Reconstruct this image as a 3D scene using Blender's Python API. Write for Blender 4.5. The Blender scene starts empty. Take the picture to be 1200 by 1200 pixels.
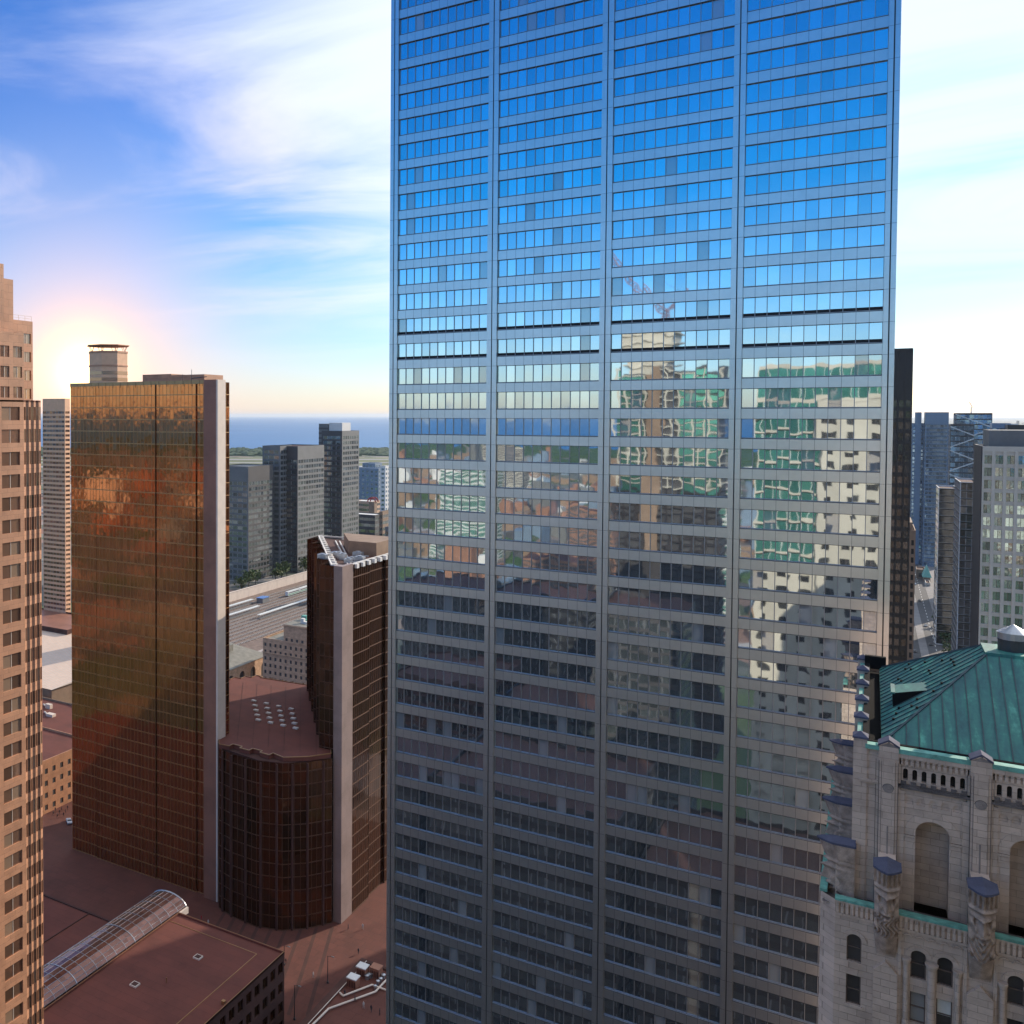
import bpy, bmesh, math, random
from mathutils import Vector, Matrix
random.seed(7)
R = math.radians
scene = bpy.context.scene
col = scene.collection

# ------------------------------------------------------------------ camera, sky, sun, exposure
F, CX, YP, PITCH, YAW, H = 1114.0, 250.0, 518.0, R(1.6), R(34.7), 155.0
cam_d = bpy.data.cameras.new("camera")
cam = bpy.data.objects.new("camera", cam_d); col.objects.link(cam)
cam.location = (0, 0, H)
cam.rotation_euler = (R(90) - PITCH, 0, YAW)
cam_d.sensor_width = 36.0
cam_d.lens = 36.0 * F / 1200.0
cam_d.shift_x = (600 - CX) / 1200.0
cam_d.shift_y = (YP - 600) / 1200.0
cam_d.clip_start = 0.2
cam_d.clip_end = 200000
scene.camera = cam

SUN_EL, SUN_AZ = R(24), R(22)              # azimuth measured from +Y towards +X
SUN_STRENGTH, SKY_STRENGTH, EXPOSURE = 3.4, 0.10, 0.6
scene.view_settings.view_transform = 'Standard'
scene.view_settings.look = 'None'
scene.view_settings.gamma = 1
scene.view_settings.exposure = EXPOSURE
scene.cycles.use_denoising = True
scene.cycles.max_bounces = 8
scene.cycles.glossy_bounces = 4
scene.cycles.diffuse_bounces = 3
scene.cycles.volume_bounces = 0
scene.cycles.sample_clamp_indirect = 6

def nd(t, typ, **kw):
    n = t.nodes.new(typ)
    for k, v in kw.items():
        if k.startswith('i_'):
            n.inputs[k[2:]].default_value = v
        elif k.startswith('n'):
            pass
        else:
            setattr(n, k, v)
    return n
def setin(n, i, v): n.inputs[i].default_value = v
def math_n(t, op, a, b=None, clamp=False):
    n = t.nodes.new('ShaderNodeMath'); n.operation = op; n.use_clamp = clamp
    for i, v in enumerate((a, b)):
        if v is None: continue
        if isinstance(v, (int, float)): n.inputs[i].default_value = v
        else: t.links.new(v, n.inputs[i])
    return n.outputs[0]
def maprange(t, v, a, b, c=0.0, d=1.0, smooth=True):
    n = t.nodes.new('ShaderNodeMapRange')
    n.interpolation_type = 'SMOOTHSTEP' if smooth else 'LINEAR'
    t.links.new(v, n.inputs[0])
    for i, q in enumerate((a, b, c, d)): n.inputs[1 + i].default_value = q
    return n.outputs[0]
def mixc(t, f, a, b, blend='MIX'):
    n = t.nodes.new('ShaderNodeMix'); n.data_type = 'RGBA'; n.blend_type = blend
    n.clamp_factor = True
    for s, v in ((0, f), (6, a), (7, b)):
        if isinstance(v, (int, float)): n.inputs[s].default_value = v
        elif isinstance(v, tuple): n.inputs[s].default_value = (*v, 1) if len(v) == 3 else v
        else: t.links.new(v, n.inputs[s])
    return n.outputs[2]
def ramp(t, v, stops):
    n = t.nodes.new('ShaderNodeValToRGB')
    e = n.color_ramp.elements
    while len(e) < len(stops): e.new(0.5)
    for q, (p, c) in zip(e, stops): q.position = p; q.color = (*c, 1) if len(c) == 3 else c
    t.links.new(v, n.inputs[0])
    return n.outputs[0]

def ray(px, py):
    fw0 = Vector((-math.sin(YAW), math.cos(YAW), 0)); rt = Vector((math.cos(YAW), math.sin(YAW), 0)); z = Vector((0, 0, 1))
    fw = fw0 * math.cos(PITCH) - z * math.sin(PITCH); up = fw0 * math.sin(PITCH) + z * math.cos(PITCH)
    return fw + rt * ((px - CX) / F) + up * ((YP - py) / F)
EYE = Vector((0, 0, H))
def onY(px, py, Y): r = ray(px, py); return EYE + r * (Y / r.y)
def onX(px, py, X): r = ray(px, py); return EYE + r * (X / r.x)
def onZ(px, py, Z): r = ray(px, py); return EYE + r * ((Z - H) / r.z)
def onD(px, py, D): return EYE + ray(px, py) * D

def make_world():
    w = bpy.data.worlds.new("World"); scene.world = w; w.use_nodes = True
    t = w.node_tree; t.nodes.clear(); L = t.links.new
    out = t.nodes.new('ShaderNodeOutputWorld'); bg = t.nodes.new('ShaderNodeBackground')
    L(bg.outputs[0], out.inputs[0]); bg.inputs[1].default_value = SKY_STRENGTH
    sky = t.nodes.new('ShaderNodeTexSky'); sky.sky_type = 'NISHITA'; sky.sun_disc = False
    sky.sun_elevation = SUN_EL; sky.sun_rotation = SUN_AZ; sky.altitude = 100; sky.dust_density = 0.4; sky.ozone_density = 2.5
    tc = t.nodes.new('ShaderNodeTexCoord'); d = tc.outputs['Generated']
    nrm = t.nodes.new('ShaderNodeVectorMath'); nrm.operation = 'NORMALIZE'; L(d, nrm.inputs[0]); d = nrm.outputs[0]
    sx = t.nodes.new('ShaderNodeSeparateXYZ'); L(d, sx.inputs[0]); z = sx.outputs[2]
    # deep polarised blue higher up, pale cream at the horizon
    tint = ramp(t, z, [(0.0, (0.92, 0.90, 1.00)), (0.05, (0.78, 0.92, 1.14)), (0.14, (0.32, 0.82, 1.26)), (0.22, (0.03, 0.68, 1.22)),
                       (0.33, (0.0, 0.57, 1.22)), (0.60, (0.0, 0.52, 1.22)), (1.0, (0.35, 0.7, 1.2))])
    base = mixc(t, 1.0, sky.outputs[0], tint, 'MULTIPLY')
    def dotv(v):
        n = t.nodes.new('ShaderNodeVectorMath'); n.operation = 'DOT_PRODUCT'; L(d, n.inputs[0]); n.inputs[1].default_value = v; return n.outputs['Value']
    # cirrus: streaked noise on a plane high above
    zz = math_n(t, 'ADD', math_n(t, 'MAXIMUM', z, 0.0), 0.10)
    cx = math_n(t, 'DIVIDE', sx.outputs[0], zz); cy = math_n(t, 'DIVIDE', sx.outputs[1], zz)
    cmb = t.nodes.new('ShaderNodeCombineXYZ'); L(cx, cmb.inputs[0]); L(cy, cmb.inputs[1])
    mp = t.nodes.new('ShaderNodeMapping'); L(cmb.outputs[0], mp.inputs[0])
    mp.inputs['Rotation'].default_value = (0, 0, R(-28)); mp.inputs['Scale'].default_value = (0.52, 1.0, 1); mp.inputs['Location'].default_value = (2.3, 0.55, 0)
    n1 = nd(t, 'ShaderNodeTexNoise'); L(mp.outputs[0], n1.inputs['Vector'])
    setin(n1, 'Scale', 1.0); setin(n1, 'Detail', 12.0); setin(n1, 'Roughness', 0.60); setin(n1, 'Distortion', 0.8)
    front = dotv((-0.569, 0.823, 0)); right = dotv((0.823, 0.569, 0))
    cover = math_n(t, 'ADD', math_n(t, 'MULTIPLY', maprange(t, right, -0.10, 0.40), 0.42), math_n(t, 'MULTIPLY', maprange(t, z, 0.10, 0.30), 0.03))
    cover = math_n(t, 'ADD', cover, math_n(t, 'MULTIPLY', maprange(t, z, 0.50, 0.72), 0.62))  # extra cloud overhead, out of view, added to whiten the ambient light
    cover = math_n(t, 'ADD', cover, math_n(t, 'MULTIPLY', maprange(t, front, 0.25, -0.1), -0.42))
    veil = dotv(tuple(ray(400, 40).normalized())); cover = math_n(t, 'ADD', cover, math_n(t, 'MULTIPLY', maprange(t, veil, 0.955, 0.999), 0.12))
    veil = dotv(tuple(ray(150, 270).normalized())); cover = math_n(t, 'ADD', cover, math_n(t, 'MULTIPLY', maprange(t, veil, 0.965, 0.999), 0.02))
    cl = maprange(t, math_n(t, 'ADD', n1.outputs[0], cover), 0.46, 0.98)
    cl = math_n(t, 'MULTIPLY', cl, maprange(t, z, 0.02, 0.17))
    warm = dotv(tuple(ray(130, 330).normalized()))
    ccol = mixc(t, maprange(t, warm, 0.955, 1.0), (7.0, 7.6, 8.3), (7.2, 6.7, 7.8))
    c = mixc(t, math_n(t, 'MULTIPLY', cl, 0.88), base, ccol)
    # low sun glow over the lake side
    g = dotv(tuple(ray(100, 438).normalized()))
    ang = math_n(t, 'ARCCOSINE', math_n(t, 'MINIMUM', g, 1.0))
    halo = math_n(t, 'EXPONENT', math_n(t, 'MULTIPLY', ang, -8.0))
    c = mixc(t, math_n(t, 'MULTIPLY', halo, 0.95), c, (8.4, 5.9, 5.7))
    halo2 = math_n(t, 'EXPONENT', math_n(t, 'MULTIPLY', ang, -20.0))
    c = mixc(t, math_n(t, 'MULTIPLY', halo2, 1.0), c, (10.5, 5.6, 3.2))
    core = math_n(t, 'EXPONENT', math_n(t, 'MULTIPLY', ang, -70.0))
    gl = mixc(t, core, (0, 0, 0), (70.0, 44.0, 18.0))
    c = mixc(t, 1.0, c, gl, 'ADD')
    L(c, bg.inputs[0])
make_world()

sl = bpy.data.lights.new("sun", 'SUN'); sl.energy = SUN_STRENGTH; sl.angle = R(0.5); sl.color = (1.0, 0.86, 0.70)
sun = bpy.data.objects.new("sun", sl); col.objects.link(sun)
SD = Vector((math.sin(SUN_AZ) * math.cos(SUN_EL), math.cos(SUN_AZ) * math.cos(SUN_EL), math.sin(SUN_EL)))
sun.rotation_euler = SD.to_track_quat('Z', 'Y').to_euler()
sun.location = (0, 0, 400)

# ------------------------------------------------------------------ materials
def principled(name):
    m = bpy.data.materials.new(name); m.use_nodes = True
    return m, m.node_tree, m.node_tree.nodes['Principled BSDF']
def plain(name, c, rough=0.6, metal=0.0, var=0.18, scale=0.35, bump=0.0, fine=4.0):
    """a surface with soft blotches, fine grain and a little relief"""
    m, t, b = principled(name); L = t.links.new
    tc = t.nodes.new('ShaderNodeTexCoord')
    n1 = nd(t, 'ShaderNodeTexNoise'); L(tc.outputs['Object'], n1.inputs['Vector']); setin(n1, 'Scale', scale); setin(n1, 'Detail', 6.0)
    n2 = nd(t, 'ShaderNodeTexNoise'); L(tc.outputs['Object'], n2.inputs['Vector']); setin(n2, 'Scale', scale * fine * 3); setin(n2, 'Detail', 4.0)
    f = math_n(t, 'ADD', math_n(t, 'MULTIPLY', n1.outputs[0], 0.65), math_n(t, 'MULTIPLY', n2.outputs[0], 0.35))
    lo = tuple(max(0, q * (1 - var * 1.6)) for q in c); hi = tuple(min(1, q * (1 + var * 1.6)) for q in c)
    L(ramp(t, f, [(0.30, lo), (0.70, hi)]), b.inputs['Base Color'])
    b.inputs['Roughness'].default_value = rough; b.inputs['Metallic'].default_value = metal
    if name in ('black gutter', 'blue grey lead'): b.inputs['Specular IOR Level'].default_value = 0.1
    if bump:
        bp = t.nodes.new('ShaderNodeBump'); bp.inputs['Strength'].default_value = 1; bp.inputs['Distance'].default_value = bump
        L(n2.outputs[0], bp.inputs['Height']); L(bp.outputs[0], b.inputs['Normal'])
    return m
def ashlar(name, c, bw=1.15, bh=0.52, mortar=0.009, var=0.10, rough=0.8, dark=0.55, flat=False, stain=0.5):
    """coursed stone blocks with joints and stains"""
    m, t, b = principled(name); L = t.links.new
    tc = t.nodes.new('ShaderNodeTexCoord'); s = t.nodes.new('ShaderNodeSeparateXYZ'); L(tc.outputs['Object'], s.inputs[0])
    cmb = t.nodes.new('ShaderNodeCombineXYZ'); L(math_n(t, 'ADD', s.outputs[0], math_n(t, 'MULTIPLY', s.outputs[1], 0.73)), cmb.inputs[0]); L(s.outputs[1] if flat else s.outputs[2], cmb.inputs[1])
    if flat:
        for q in list(cmb.inputs[0].links): t.links.remove(q)
        L(s.outputs[0], cmb.inputs[0])
    br = t.nodes.new('ShaderNodeTexBrick'); L(cmb.outputs[0], br.inputs['Vector'])
    br.inputs['Color1'].default_value = (*[q * (1 - var) for q in c], 1); br.inputs['Color2'].default_value = (*[min(1, q * (1 + var)) for q in c], 1)
    br.inputs['Mortar'].default_value = (*[q * dark for q in c], 1)
    br.inputs['Scale'].default_value = 1.0; br.inputs['Mortar Size'].default_value = mortar; br.inputs['Bias'].default_value = 0.0
    br.inputs['Brick Width'].default_value = bw; br.inputs['Row Height'].default_value = bh
    n1 = nd(t, 'ShaderNodeTexNoise'); L(tc.outputs['Object'], n1.inputs['Vector']); setin(n1, 'Scale', stain); setin(n1, 'Detail', 8.0); setin(n1, 'Roughness', 0.65)
    cc = mixc(t, 0.75, br.outputs[0], ramp(t, n1.outputs[0], [(0.28, (0.62, 0.60, 0.58)), (0.55, (1, 1, 1)), (0.75, (1.12, 1.05, 0.98))]), 'MULTIPLY')
    n2 = nd(t, 'ShaderNodeTexNoise'); L(tc.outputs['Object'], n2.inputs['Vector']); setin(n2, 'Scale', 9.0); setin(n2, 'Detail', 4.0)
    L(cc, b.inputs['Base Color']); b.inputs['Roughness'].default_value = rough
    bp = t.nodes.new('ShaderNodeBump'); bp.inputs['Distance'].default_value = 0.02
    L(math_n(t, 'SUBTRACT', math_n(t, 'MULTIPLY', n2.outputs[0], 0.6), br.outputs['Fac']), bp.inputs['Height']); L(bp.outputs[0], b.inputs['Normal'])
    return m
def glass(name, c, rough=0.03, metal=0.9, tilt=0.006, wob=0.012, wscale=0.55, var=0.15, blind=0.0, blindcol=(0.4, 0.4, 0.38)):
    """mirror glass: every pane leans a hair differently and ripples a little"""
    m, t, b = principled(name); L = t.links.new
    geo = t.nodes.new('ShaderNodeNewGeometry'); oi = t.nodes.new('ShaderNodeObjectInfo')
    rnd = math_n(t, 'FRACT', math_n(t, 'ADD', geo.outputs['Random Per Island'], math_n(t, 'MULTIPLY', oi.outputs['Random'], 7.31)))
    wn = t.nodes.new('ShaderNodeTexWhiteNoise'); wn.noise_dimensions = '1D'; L(math_n(t, 'MULTIPLY', rnd, 91.7), wn.inputs['W'])
    sub = t.nodes.new('ShaderNodeVectorMath'); sub.operation = 'SUBTRACT'; L(wn.outputs['Color'], sub.inputs[0]); sub.inputs[1].default_value = (0.5, 0.5, 0.5)
    sc = t.nodes.new('ShaderNodeVectorMath'); sc.operation = 'SCALE'; L(sub.outputs[0], sc.inputs[0]); sc.inputs['Scale'].default_value = tilt
    ad = t.nodes.new('ShaderNodeVectorMath'); ad.operation = 'ADD'; L(geo.outputs['Normal'], ad.inputs[0]); L(sc.outputs[0], ad.inputs[1])
    no = t.nodes.new('ShaderNodeVectorMath'); no.operation = 'NORMALIZE'; L(ad.outputs[0], no.inputs[0])
    ns = nd(t, 'ShaderNodeTexNoise'); ns.noise_dimensions = '4D'; L(geo.outputs['Position'], ns.inputs['Vector']); L(math_n(t, 'MULTIPLY', rnd, 40.0), ns.inputs['W'])
    setin(ns, 'Scale', wscale); setin(ns, 'Detail', 1.0)
    bp = t.nodes.new('ShaderNodeBump'); bp.inputs['Distance'].default_value = wob; L(ns.outputs[0], bp.inputs['Height']); L(no.outputs[0], bp.inputs['Normal'])
    L(bp.outputs[0], b.inputs['Normal'])
    lo = tuple(q * (1 - var) for q in c); hi = tuple(min(1, q * (1 + var)) for q in c)
    bc = mixc(t, rnd, lo, hi)
    mt = metal
    if blind:
        k = math_n(t, 'GREATER_THAN', math_n(t, 'FRACT', math_n(t, 'MULTIPLY', rnd, 13.7)), 1 - blind)
        bc = mixc(t, math_n(t, 'MULTIPLY', k, 0.6), bc, blindcol)
        L(math_n(t, 'SUBTRACT', metal, math_n(t, 'MULTIPLY', k, 0.35)), b.inputs['Metallic'])
    else:
        b.inputs['Metallic'].default_value = metal
    L(bc, b.inputs['Base Color']); b.inputs['Roughness'].default_value = rough
    return m

def copper():
    m, t, b = principled('green copper'); L = t.links.new
    tc = t.nodes.new('ShaderNodeTexCoord'); mp = t.nodes.new('ShaderNodeMapping'); L(tc.outputs['Object'], mp.inputs[0]); mp.inputs['Scale'].default_value = (1.25, 0.30, 0.30)
    n1 = nd(t, 'ShaderNodeTexNoise'); L(mp.outputs[0], n1.inputs['Vector']); setin(n1, 'Scale', 0.9); setin(n1, 'Detail', 6.0); setin(n1, 'Roughness', 0.6); setin(n1, 'Distortion', 0.4)
    n2 = nd(t, 'ShaderNodeTexNoise'); L(tc.outputs['Object'], n2.inputs['Vector']); setin(n2, 'Scale', 3.0); setin(n2, 'Detail', 5.0)
    f = math_n(t, 'ADD', math_n(t, 'MULTIPLY', n1.outputs[0], 0.8), math_n(t, 'MULTIPLY', n2.outputs[0], 0.2))
    L(ramp(t, f, [(0.34, (0.022, 0.088, 0.094)), (0.46, (0.028, 0.135, 0.125)), (0.56, (0.036, 0.180, 0.147)), (0.68, (0.09, 0.35, 0.26))]), b.inputs['Base Color'])
    b.inputs['Roughness'].default_value = 0.65
    return m
M = {}
M['steel'] = plain('stainless cladding', (0.62, 0.62, 0.61), 0.28, 0.86, var=0.05, scale=0.12)
M['steel_dark'] = plain('dark frame metal', (0.06, 0.062, 0.066), 0.45, 0.5, var=0.1)
M['joint'] = plain('panel joint', (0.16, 0.165, 0.17), 0.6, 0.4, var=0.1)
M['mull'] = plain('aluminium mullion', (0.30, 0.30, 0.31), 0.4, 0.6, var=0.08)
M['tglass'] = glass('silver tower glass', (0.58, 0.66, 0.70), 0.02, 0.93, tilt=0.005, wob=0.006, wscale=0.45, var=0.12, blind=0.05)
M['gold'] = glass('gold mirror glass', (0.43, 0.17, 0.07), 0.05, 0.93, tilt=0.007, wob=0.02, wscale=0.45, var=0.12)
M['gold_line'] = plain('gold mullion metal', (0.42, 0.24, 0.11), 0.4, 0.7, var=0.1)
M['bronze_line'] = plain('bronze mullion', (0.10, 0.048, 0.028), 0.6, 0.2, var=0.1)
M['bronze'] = glass('dark bronze glass', (0.085, 0.033, 0.014), 0.06, 0.75, tilt=0.008, wob=0.015, var=0.25)
M['mauve'] = ashlar('polished mauve granite', (0.29, 0.125, 0.078), 2.4, 4.0, 0.02, 0.05, 0.5, 0.6, stain=0.12)
M['greypier'] = ashlar('grey polished granite', (0.27, 0.195, 0.17), 2.4, 4.0, 0.02, 0.05, 0.5, 0.6, stain=0.12)
M['paleband'] = plain('pale stone band', (0.66, 0.55, 0.45), 0.6, var=0.06)
M['roofred'] = ashlar('red brown roofing', (0.145, 0.039, 0.024), 9.0, 2.4, 0.035, 0.06, 0.85, 0.72, True, 0.13)
M['roofdk'] = plain('dark roof felt', (0.07, 0.026, 0.018), 0.9, var=0.2, scale=0.2)
M['plaza'] = ashlar('red brown paving', (0.125, 0.038, 0.024), 3.0, 3.0, 0.05, 0.08, 0.85, 0.7, True, 0.10)
M['beige'] = ashlar('warm beige granite', (0.50, 0.25, 0.14), 1.8, 1.3, 0.02, 0.07, 0.6, 0.6, stain=0.2)
M['beigeglass'] = glass('brown window glass', (0.34, 0.20, 0.13), 0.05, 0.7, tilt=0.02, wob=0.01, var=0.3, blind=0.2, blindcol=(0.42, 0.3, 0.2))
M['stone'] = ashlar('limestone ashlar', (0.56, 0.43, 0.35))
M['stone_dk'] = plain('weathered limestone', (0.25, 0.205, 0.185), 0.85, var=0.28, scale=1.2, bump=0.03)
M['stone_carved'] = plain('carved limestone', (0.36, 0.265, 0.21), 0.85, var=0.35, scale=1.6, bump=0.03)
M['soot'] = plain('soot and shade stone', (0.12, 0.10, 0.095), 0.9, var=0.35, scale=1.5, bump=0.03)
M['lead'] = plain('blue grey lead', (0.085, 0.088, 0.130), 0.75, 0.0, var=0.15, scale=0.8)
M['copper'] = copper()
M['copper_lt'] = plain('light verdigris', (0.13, 0.34, 0.28), 0.7, 0.0, var=0.3, scale=2.0)
M['seam'] = plain('dark roof seam', (0.045, 0.075, 0.085), 0.6, 0.2, var=0.2)
M['gutter'] = plain('black gutter', (0.010, 0.010, 0.011), 1.0, var=0.2)
M['dark'] = plain('dark opening', (0.012, 0.012, 0.013), 0.8, var=0.2)
M['sash'] = plain('brown sash', (0.13, 0.09, 0.075), 0.6, var=0.1)
M['cglass'] = glass('old window glass', (0.045, 0.04, 0.04), 0.08, 0.12, tilt=0.03, wob=0.01, var=0.3, blind=0.12, blindcol=(0.4, 0.38, 0.36))
M['zinc'] = plain('zinc sheet', (0.42, 0.44, 0.47), 0.35, 0.8, var=0.1, scale=1.0)
M['blacksteel'] = plain('black painted steel', (0.018, 0.017, 0.018), 0.4, 0.2, var=0.15)
M['blackglass'] = glass('bronze grey glass', (0.055, 0.055, 0.055), 0.06, 0.3, tilt=0.02, wob=0.02, var=0.5)
M['gridglass'] = glass('pale green office glass', (0.40, 0.50, 0.47), 0.06, 0.75, tilt=0.02, wob=0.015, var=0.45)
M['greyconc'] = plain('grey concrete', (0.16, 0.16, 0.155), 0.7, var=0.1, scale=0.1)
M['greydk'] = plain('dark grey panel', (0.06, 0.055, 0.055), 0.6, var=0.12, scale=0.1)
M['greyglass'] = glass('grey office glass', (0.22, 0.25, 0.25), 0.06, 0.8, tilt=0.02, wob=0.02, var=0.4)
M['blueconc'] = plain('blue grey cladding', (0.17, 0.23, 0.30), 0.6, var=0.1, scale=0.1)
M['blueglass'] = glass('blue office glass', (0.22, 0.34, 0.46), 0.06, 0.8, tilt=0.02, wob=0.02, var=0.35)
M['white'] = plain('white concrete', (0.66, 0.64, 0.60), 0.7, var=0.06)
M['warmwhite'] = plain('warm white concrete', (0.75, 0.44, 0.26), 0.7, var=0.08)
M['sandstone'] = ashlar('sandstone', (0.58, 0.38, 0.25), 1.6, 0.7, 0.02)
M['hotelroof'] = plain('grey green roof', (0.20, 0.19, 0.16), 0.85, var=0.2)
M['brown'] = plain('brown stone', (0.26, 0.17, 0.11), 0.7, var=0.15, scale=0.3)
M['asphalt'] = plain('asphalt', (0.055, 0.053, 0.054), 0.85, var=0.2, scale=0.2)
M['pave'] = plain('grey paving', (0.17, 0.16, 0.155), 0.8, var=0.15, scale=0.2)
M['ballast'] = plain('rail ballast', (0.17, 0.12, 0.095), 0.9, var=0.3, scale=0.3)
M['rail'] = plain('rail steel', (0.42, 0.40, 0.38), 0.45, 0.3, var=0.15)
M['leaf'] = plain('leaf green', (0.075, 0.105, 0.022), 0.65, var=0.45, scale=0.5)
M['leafdk'] = plain('dark leaf green', (0.035, 0.07, 0.02), 0.65, var=0.45, scale=0.5)
M['bark'] = plain('bark', (0.07, 0.05, 0.035), 0.9, var=0.2)
M['teal'] = glass('green tower glass', (0.13, 0.40, 0.31), 0.06, 0.7, tilt=0.02, wob=0.02, var=0.3)
M['shade_wall'] = plain('dark brown painted shade', (0.035, 0.026, 0.024), 0.8, var=0.2)  # dark tone standing in for shade on mirrored lower walls
M['cream'] = plain('cream precast', (0.54, 0.49, 0.40), 0.7, var=0.06)
M['orange'] = plain('orange brick', (0.30, 0.15, 0.095), 0.8, var=0.2)
M['cranered'] = plain('crane paint', (0.22, 0.17, 0.24), 0.5, var=0.2)
M['car_white'] = plain('white car paint', (0.7, 0.7, 0.7), 0.3, var=0.03)
M['car_dark'] = plain('dark car paint', (0.03, 0.03, 0.035), 0.3, var=0.05)
M['car_silver'] = plain('silver car paint', (0.4, 0.41, 0.43), 0.3, 0.6, var=0.05)
M['car_red'] = plain('red car paint', (0.4, 0.03, 0.03), 0.3, var=0.05)
M['rubber'] = plain('tyre rubber', (0.02, 0.02, 0.02), 0.8, var=0.1)
M['cloth_a'] = plain('dark cloth', (0.03, 0.03, 0.04), 0.9, var=0.2)
M['cloth_b'] = plain('pale cloth', (0.45, 0.42, 0.40), 0.9, var=0.2)
M['cloth_c'] = plain('red cloth', (0.4, 0.04, 0.04), 0.9, var=0.2)
M['vaultglass'] = glass('vault glass', (0.20, 0.10, 0.08), 0.10, 0.7, tilt=0.03, wob=0.01, var=0.2)
M['trainw'] = plain('train white', (0.6, 0.62, 0.6), 0.5, var=0.05)
M['traing'] = plain('train green', (0.05, 0.25, 0.12), 0.5, var=0.05)

# ------------------------------------------------------------------ mesh helpers
class MB:
    def __init__(s): s.v = []; s.f = []; s.m = []
    def poly(s, pts, m=0):
        i = len(s.v); s.v += [tuple(p) for p in pts]; s.f.append(tuple(range(i, i + len(pts)))); s.m.append(m)
    def box(s, x0, x1, y0, y1, z0, z1, m=0, top=None, skip=''):
        if x0 > x1: x0, x1 = x1, x0
        if y0 > y1: y0, y1 = y1, y0
        i = len(s.v)
        s.v += [(x0, y0, z0), (x1, y0, z0), (x1, y1, z0), (x0, y1, z0), (x0, y0, z1), (x1, y0, z1), (x1, y1, z1), (x0, y1, z1)]
        for k, q in (('b', (3, 2, 1, 0)), ('t', (4, 5, 6, 7)), ('f', (0, 1, 5, 4)), ('r', (1, 2, 6, 5)), ('k', (2, 3, 7, 6)), ('l', (3, 0, 4, 7))):
            if k in skip: continue
            s.f.append(tuple(i + a for a in q)); s.m.append(top if (k == 't' and top is not None) else m)
    def prism(s, poly, z0, z1, m=0, top=None, bottom=True):
        n = len(poly); i = len(s.v)
        s.v += [(p[0], p[1], z0) for p in poly] + [(p[0], p[1], z1) for p in poly]
        for k in range(n):
            j = (k + 1) % n; s.f.append((i + k, i + j, i + n + j, i + n + k)); s.m.append(m)
        s.f.append(tuple(i + n + k for k in range(n))); s.m.append(m if top is None else top)
        if bottom: s.f.append(tuple(i + k for k in reversed(range(n)))); s.m.append(m)
    def tube(s, a, b, r, n=8, m=0, r2=None):
        a = Vector(a); b = Vector(b); d = (b - a).normalized(); r2 = r if r2 is None else r2
        u = d.orthogonal().normalized(); w = d.cross(u); i = len(s.v)
        for c, rr in ((a, r), (b, r2)):
            for k in range(n):
                q = 2 * math.pi * k / n; s.v.append(tuple(c + (u * math.cos(q) + w * math.sin(q)) * rr))
        for k in range(n):
            j = (k + 1) % n; s.f.append((i + k, i + j, i + n + j, i + n + k)); s.m.append(m)
        s.f.append(tuple(i + k for k in reversed(range(n)))); s.m.append(m)
        s.f.append(tuple(i + n + k for k in range(n))); s.m.append(m)
    def lathe(s, c, prof, n=16, m=0):
        i = len(s.v)
        for r, z in prof:
            for k in range(n):
                q = 2 * math.pi * k / n; s.v.append((c[0] + r * math.cos(q), c[1] + r * math.sin(q), c[2] + z))
        for a in range(len(prof) - 1):
            for k in range(n):
                j = (k + 1) % n; s.f.append((i + a * n + k, i + a * n + j, i + a * n + n + j, i + a * n + n + k)); s.m.append(m)
        s.f.append(tuple(i + (len(prof) - 1) * n + k for k in range(n))); s.m.append(m)
    def build(s, name, mats, parent=None, smooth=False):
        w = WL.get(parent.name, Vector((0, 0, 0))) if parent else Vector((0, 0, 0))
        me = bpy.data.meshes.new(name)
        me.from_pydata([(a - w.x, b - w.y, c - w.z) for a, b, c in s.v], [], s.f)
        if not isinstance(mats, (list, tuple)): mats = [mats]
        for q in mats: me.materials.append(M[q] if isinstance(q, str) else q)
        me.polygons.foreach_set('material_index', s.m)
        if smooth: me.polygons.foreach_set('use_smooth', [True] * len(s.f))
        me.update()
        o = bpy.data.objects.new(name, me); col.objects.link(o)
        if parent: o.parent = parent; WL[o.name] = w
        return o
WL = {}
def thing(name, label, cat, loc=(0, 0, 0), group=None):
    o = bpy.data.objects.new(name, None); col.objects.link(o); o.location = loc; o.empty_display_size = 1
    WL[o.name] = Vector(loc); o['label'] = label; o['category'] = cat
    if group: o['group'] = group
    return o
def tag(o, label=None, cat=None, group=None, kind=None):
    if label: o['label'] = label
    if cat: o['category'] = cat
    if group: o['group'] = group
    if kind: o['kind'] = kind
    return o
def copy_tree(o, parent=None):
    c = o.copy(); col.objects.link(c); c.parent = parent
    for ch in list(o.children): copy_tree(ch, c)
    return c

FACES = {'front': (Vector((1, 0, 0)), Vector((0, -1, 0))), 'right': (Vector((0, 1, 0)), Vector((1, 0, 0))),
         'left': (Vector((0, -1, 0)), Vector((-1, 0, 0))), 'back': (Vector((-1, 0, 0)), Vector((0, 1, 0)))}
def face_frame(x0, x1, y0, y1, f):
    a, n = FACES[f]
    o = {'front': Vector((x0, y0, 0)), 'right': Vector((x1, y0, 0)), 'left': Vector((x0, y1, 0)), 'back': Vector((x1, y1, 0))}[f]
    w = (x1 - x0) if f in ('front', 'back') else (y1 - y0)
    return o, a, n, w
def flat_rect(mb, o, a, n, s0, s1, z0, z1, d=0.0, m=0):
    z = Vector((0, 0, 1))
    mb.poly([o + a * s0 + z * z0 + n * d, o + a * s1 + z * z0 + n * d, o + a * s1 + z * z1 + n * d, o + a * s0 + z * z1 + n * d], m)
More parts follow.
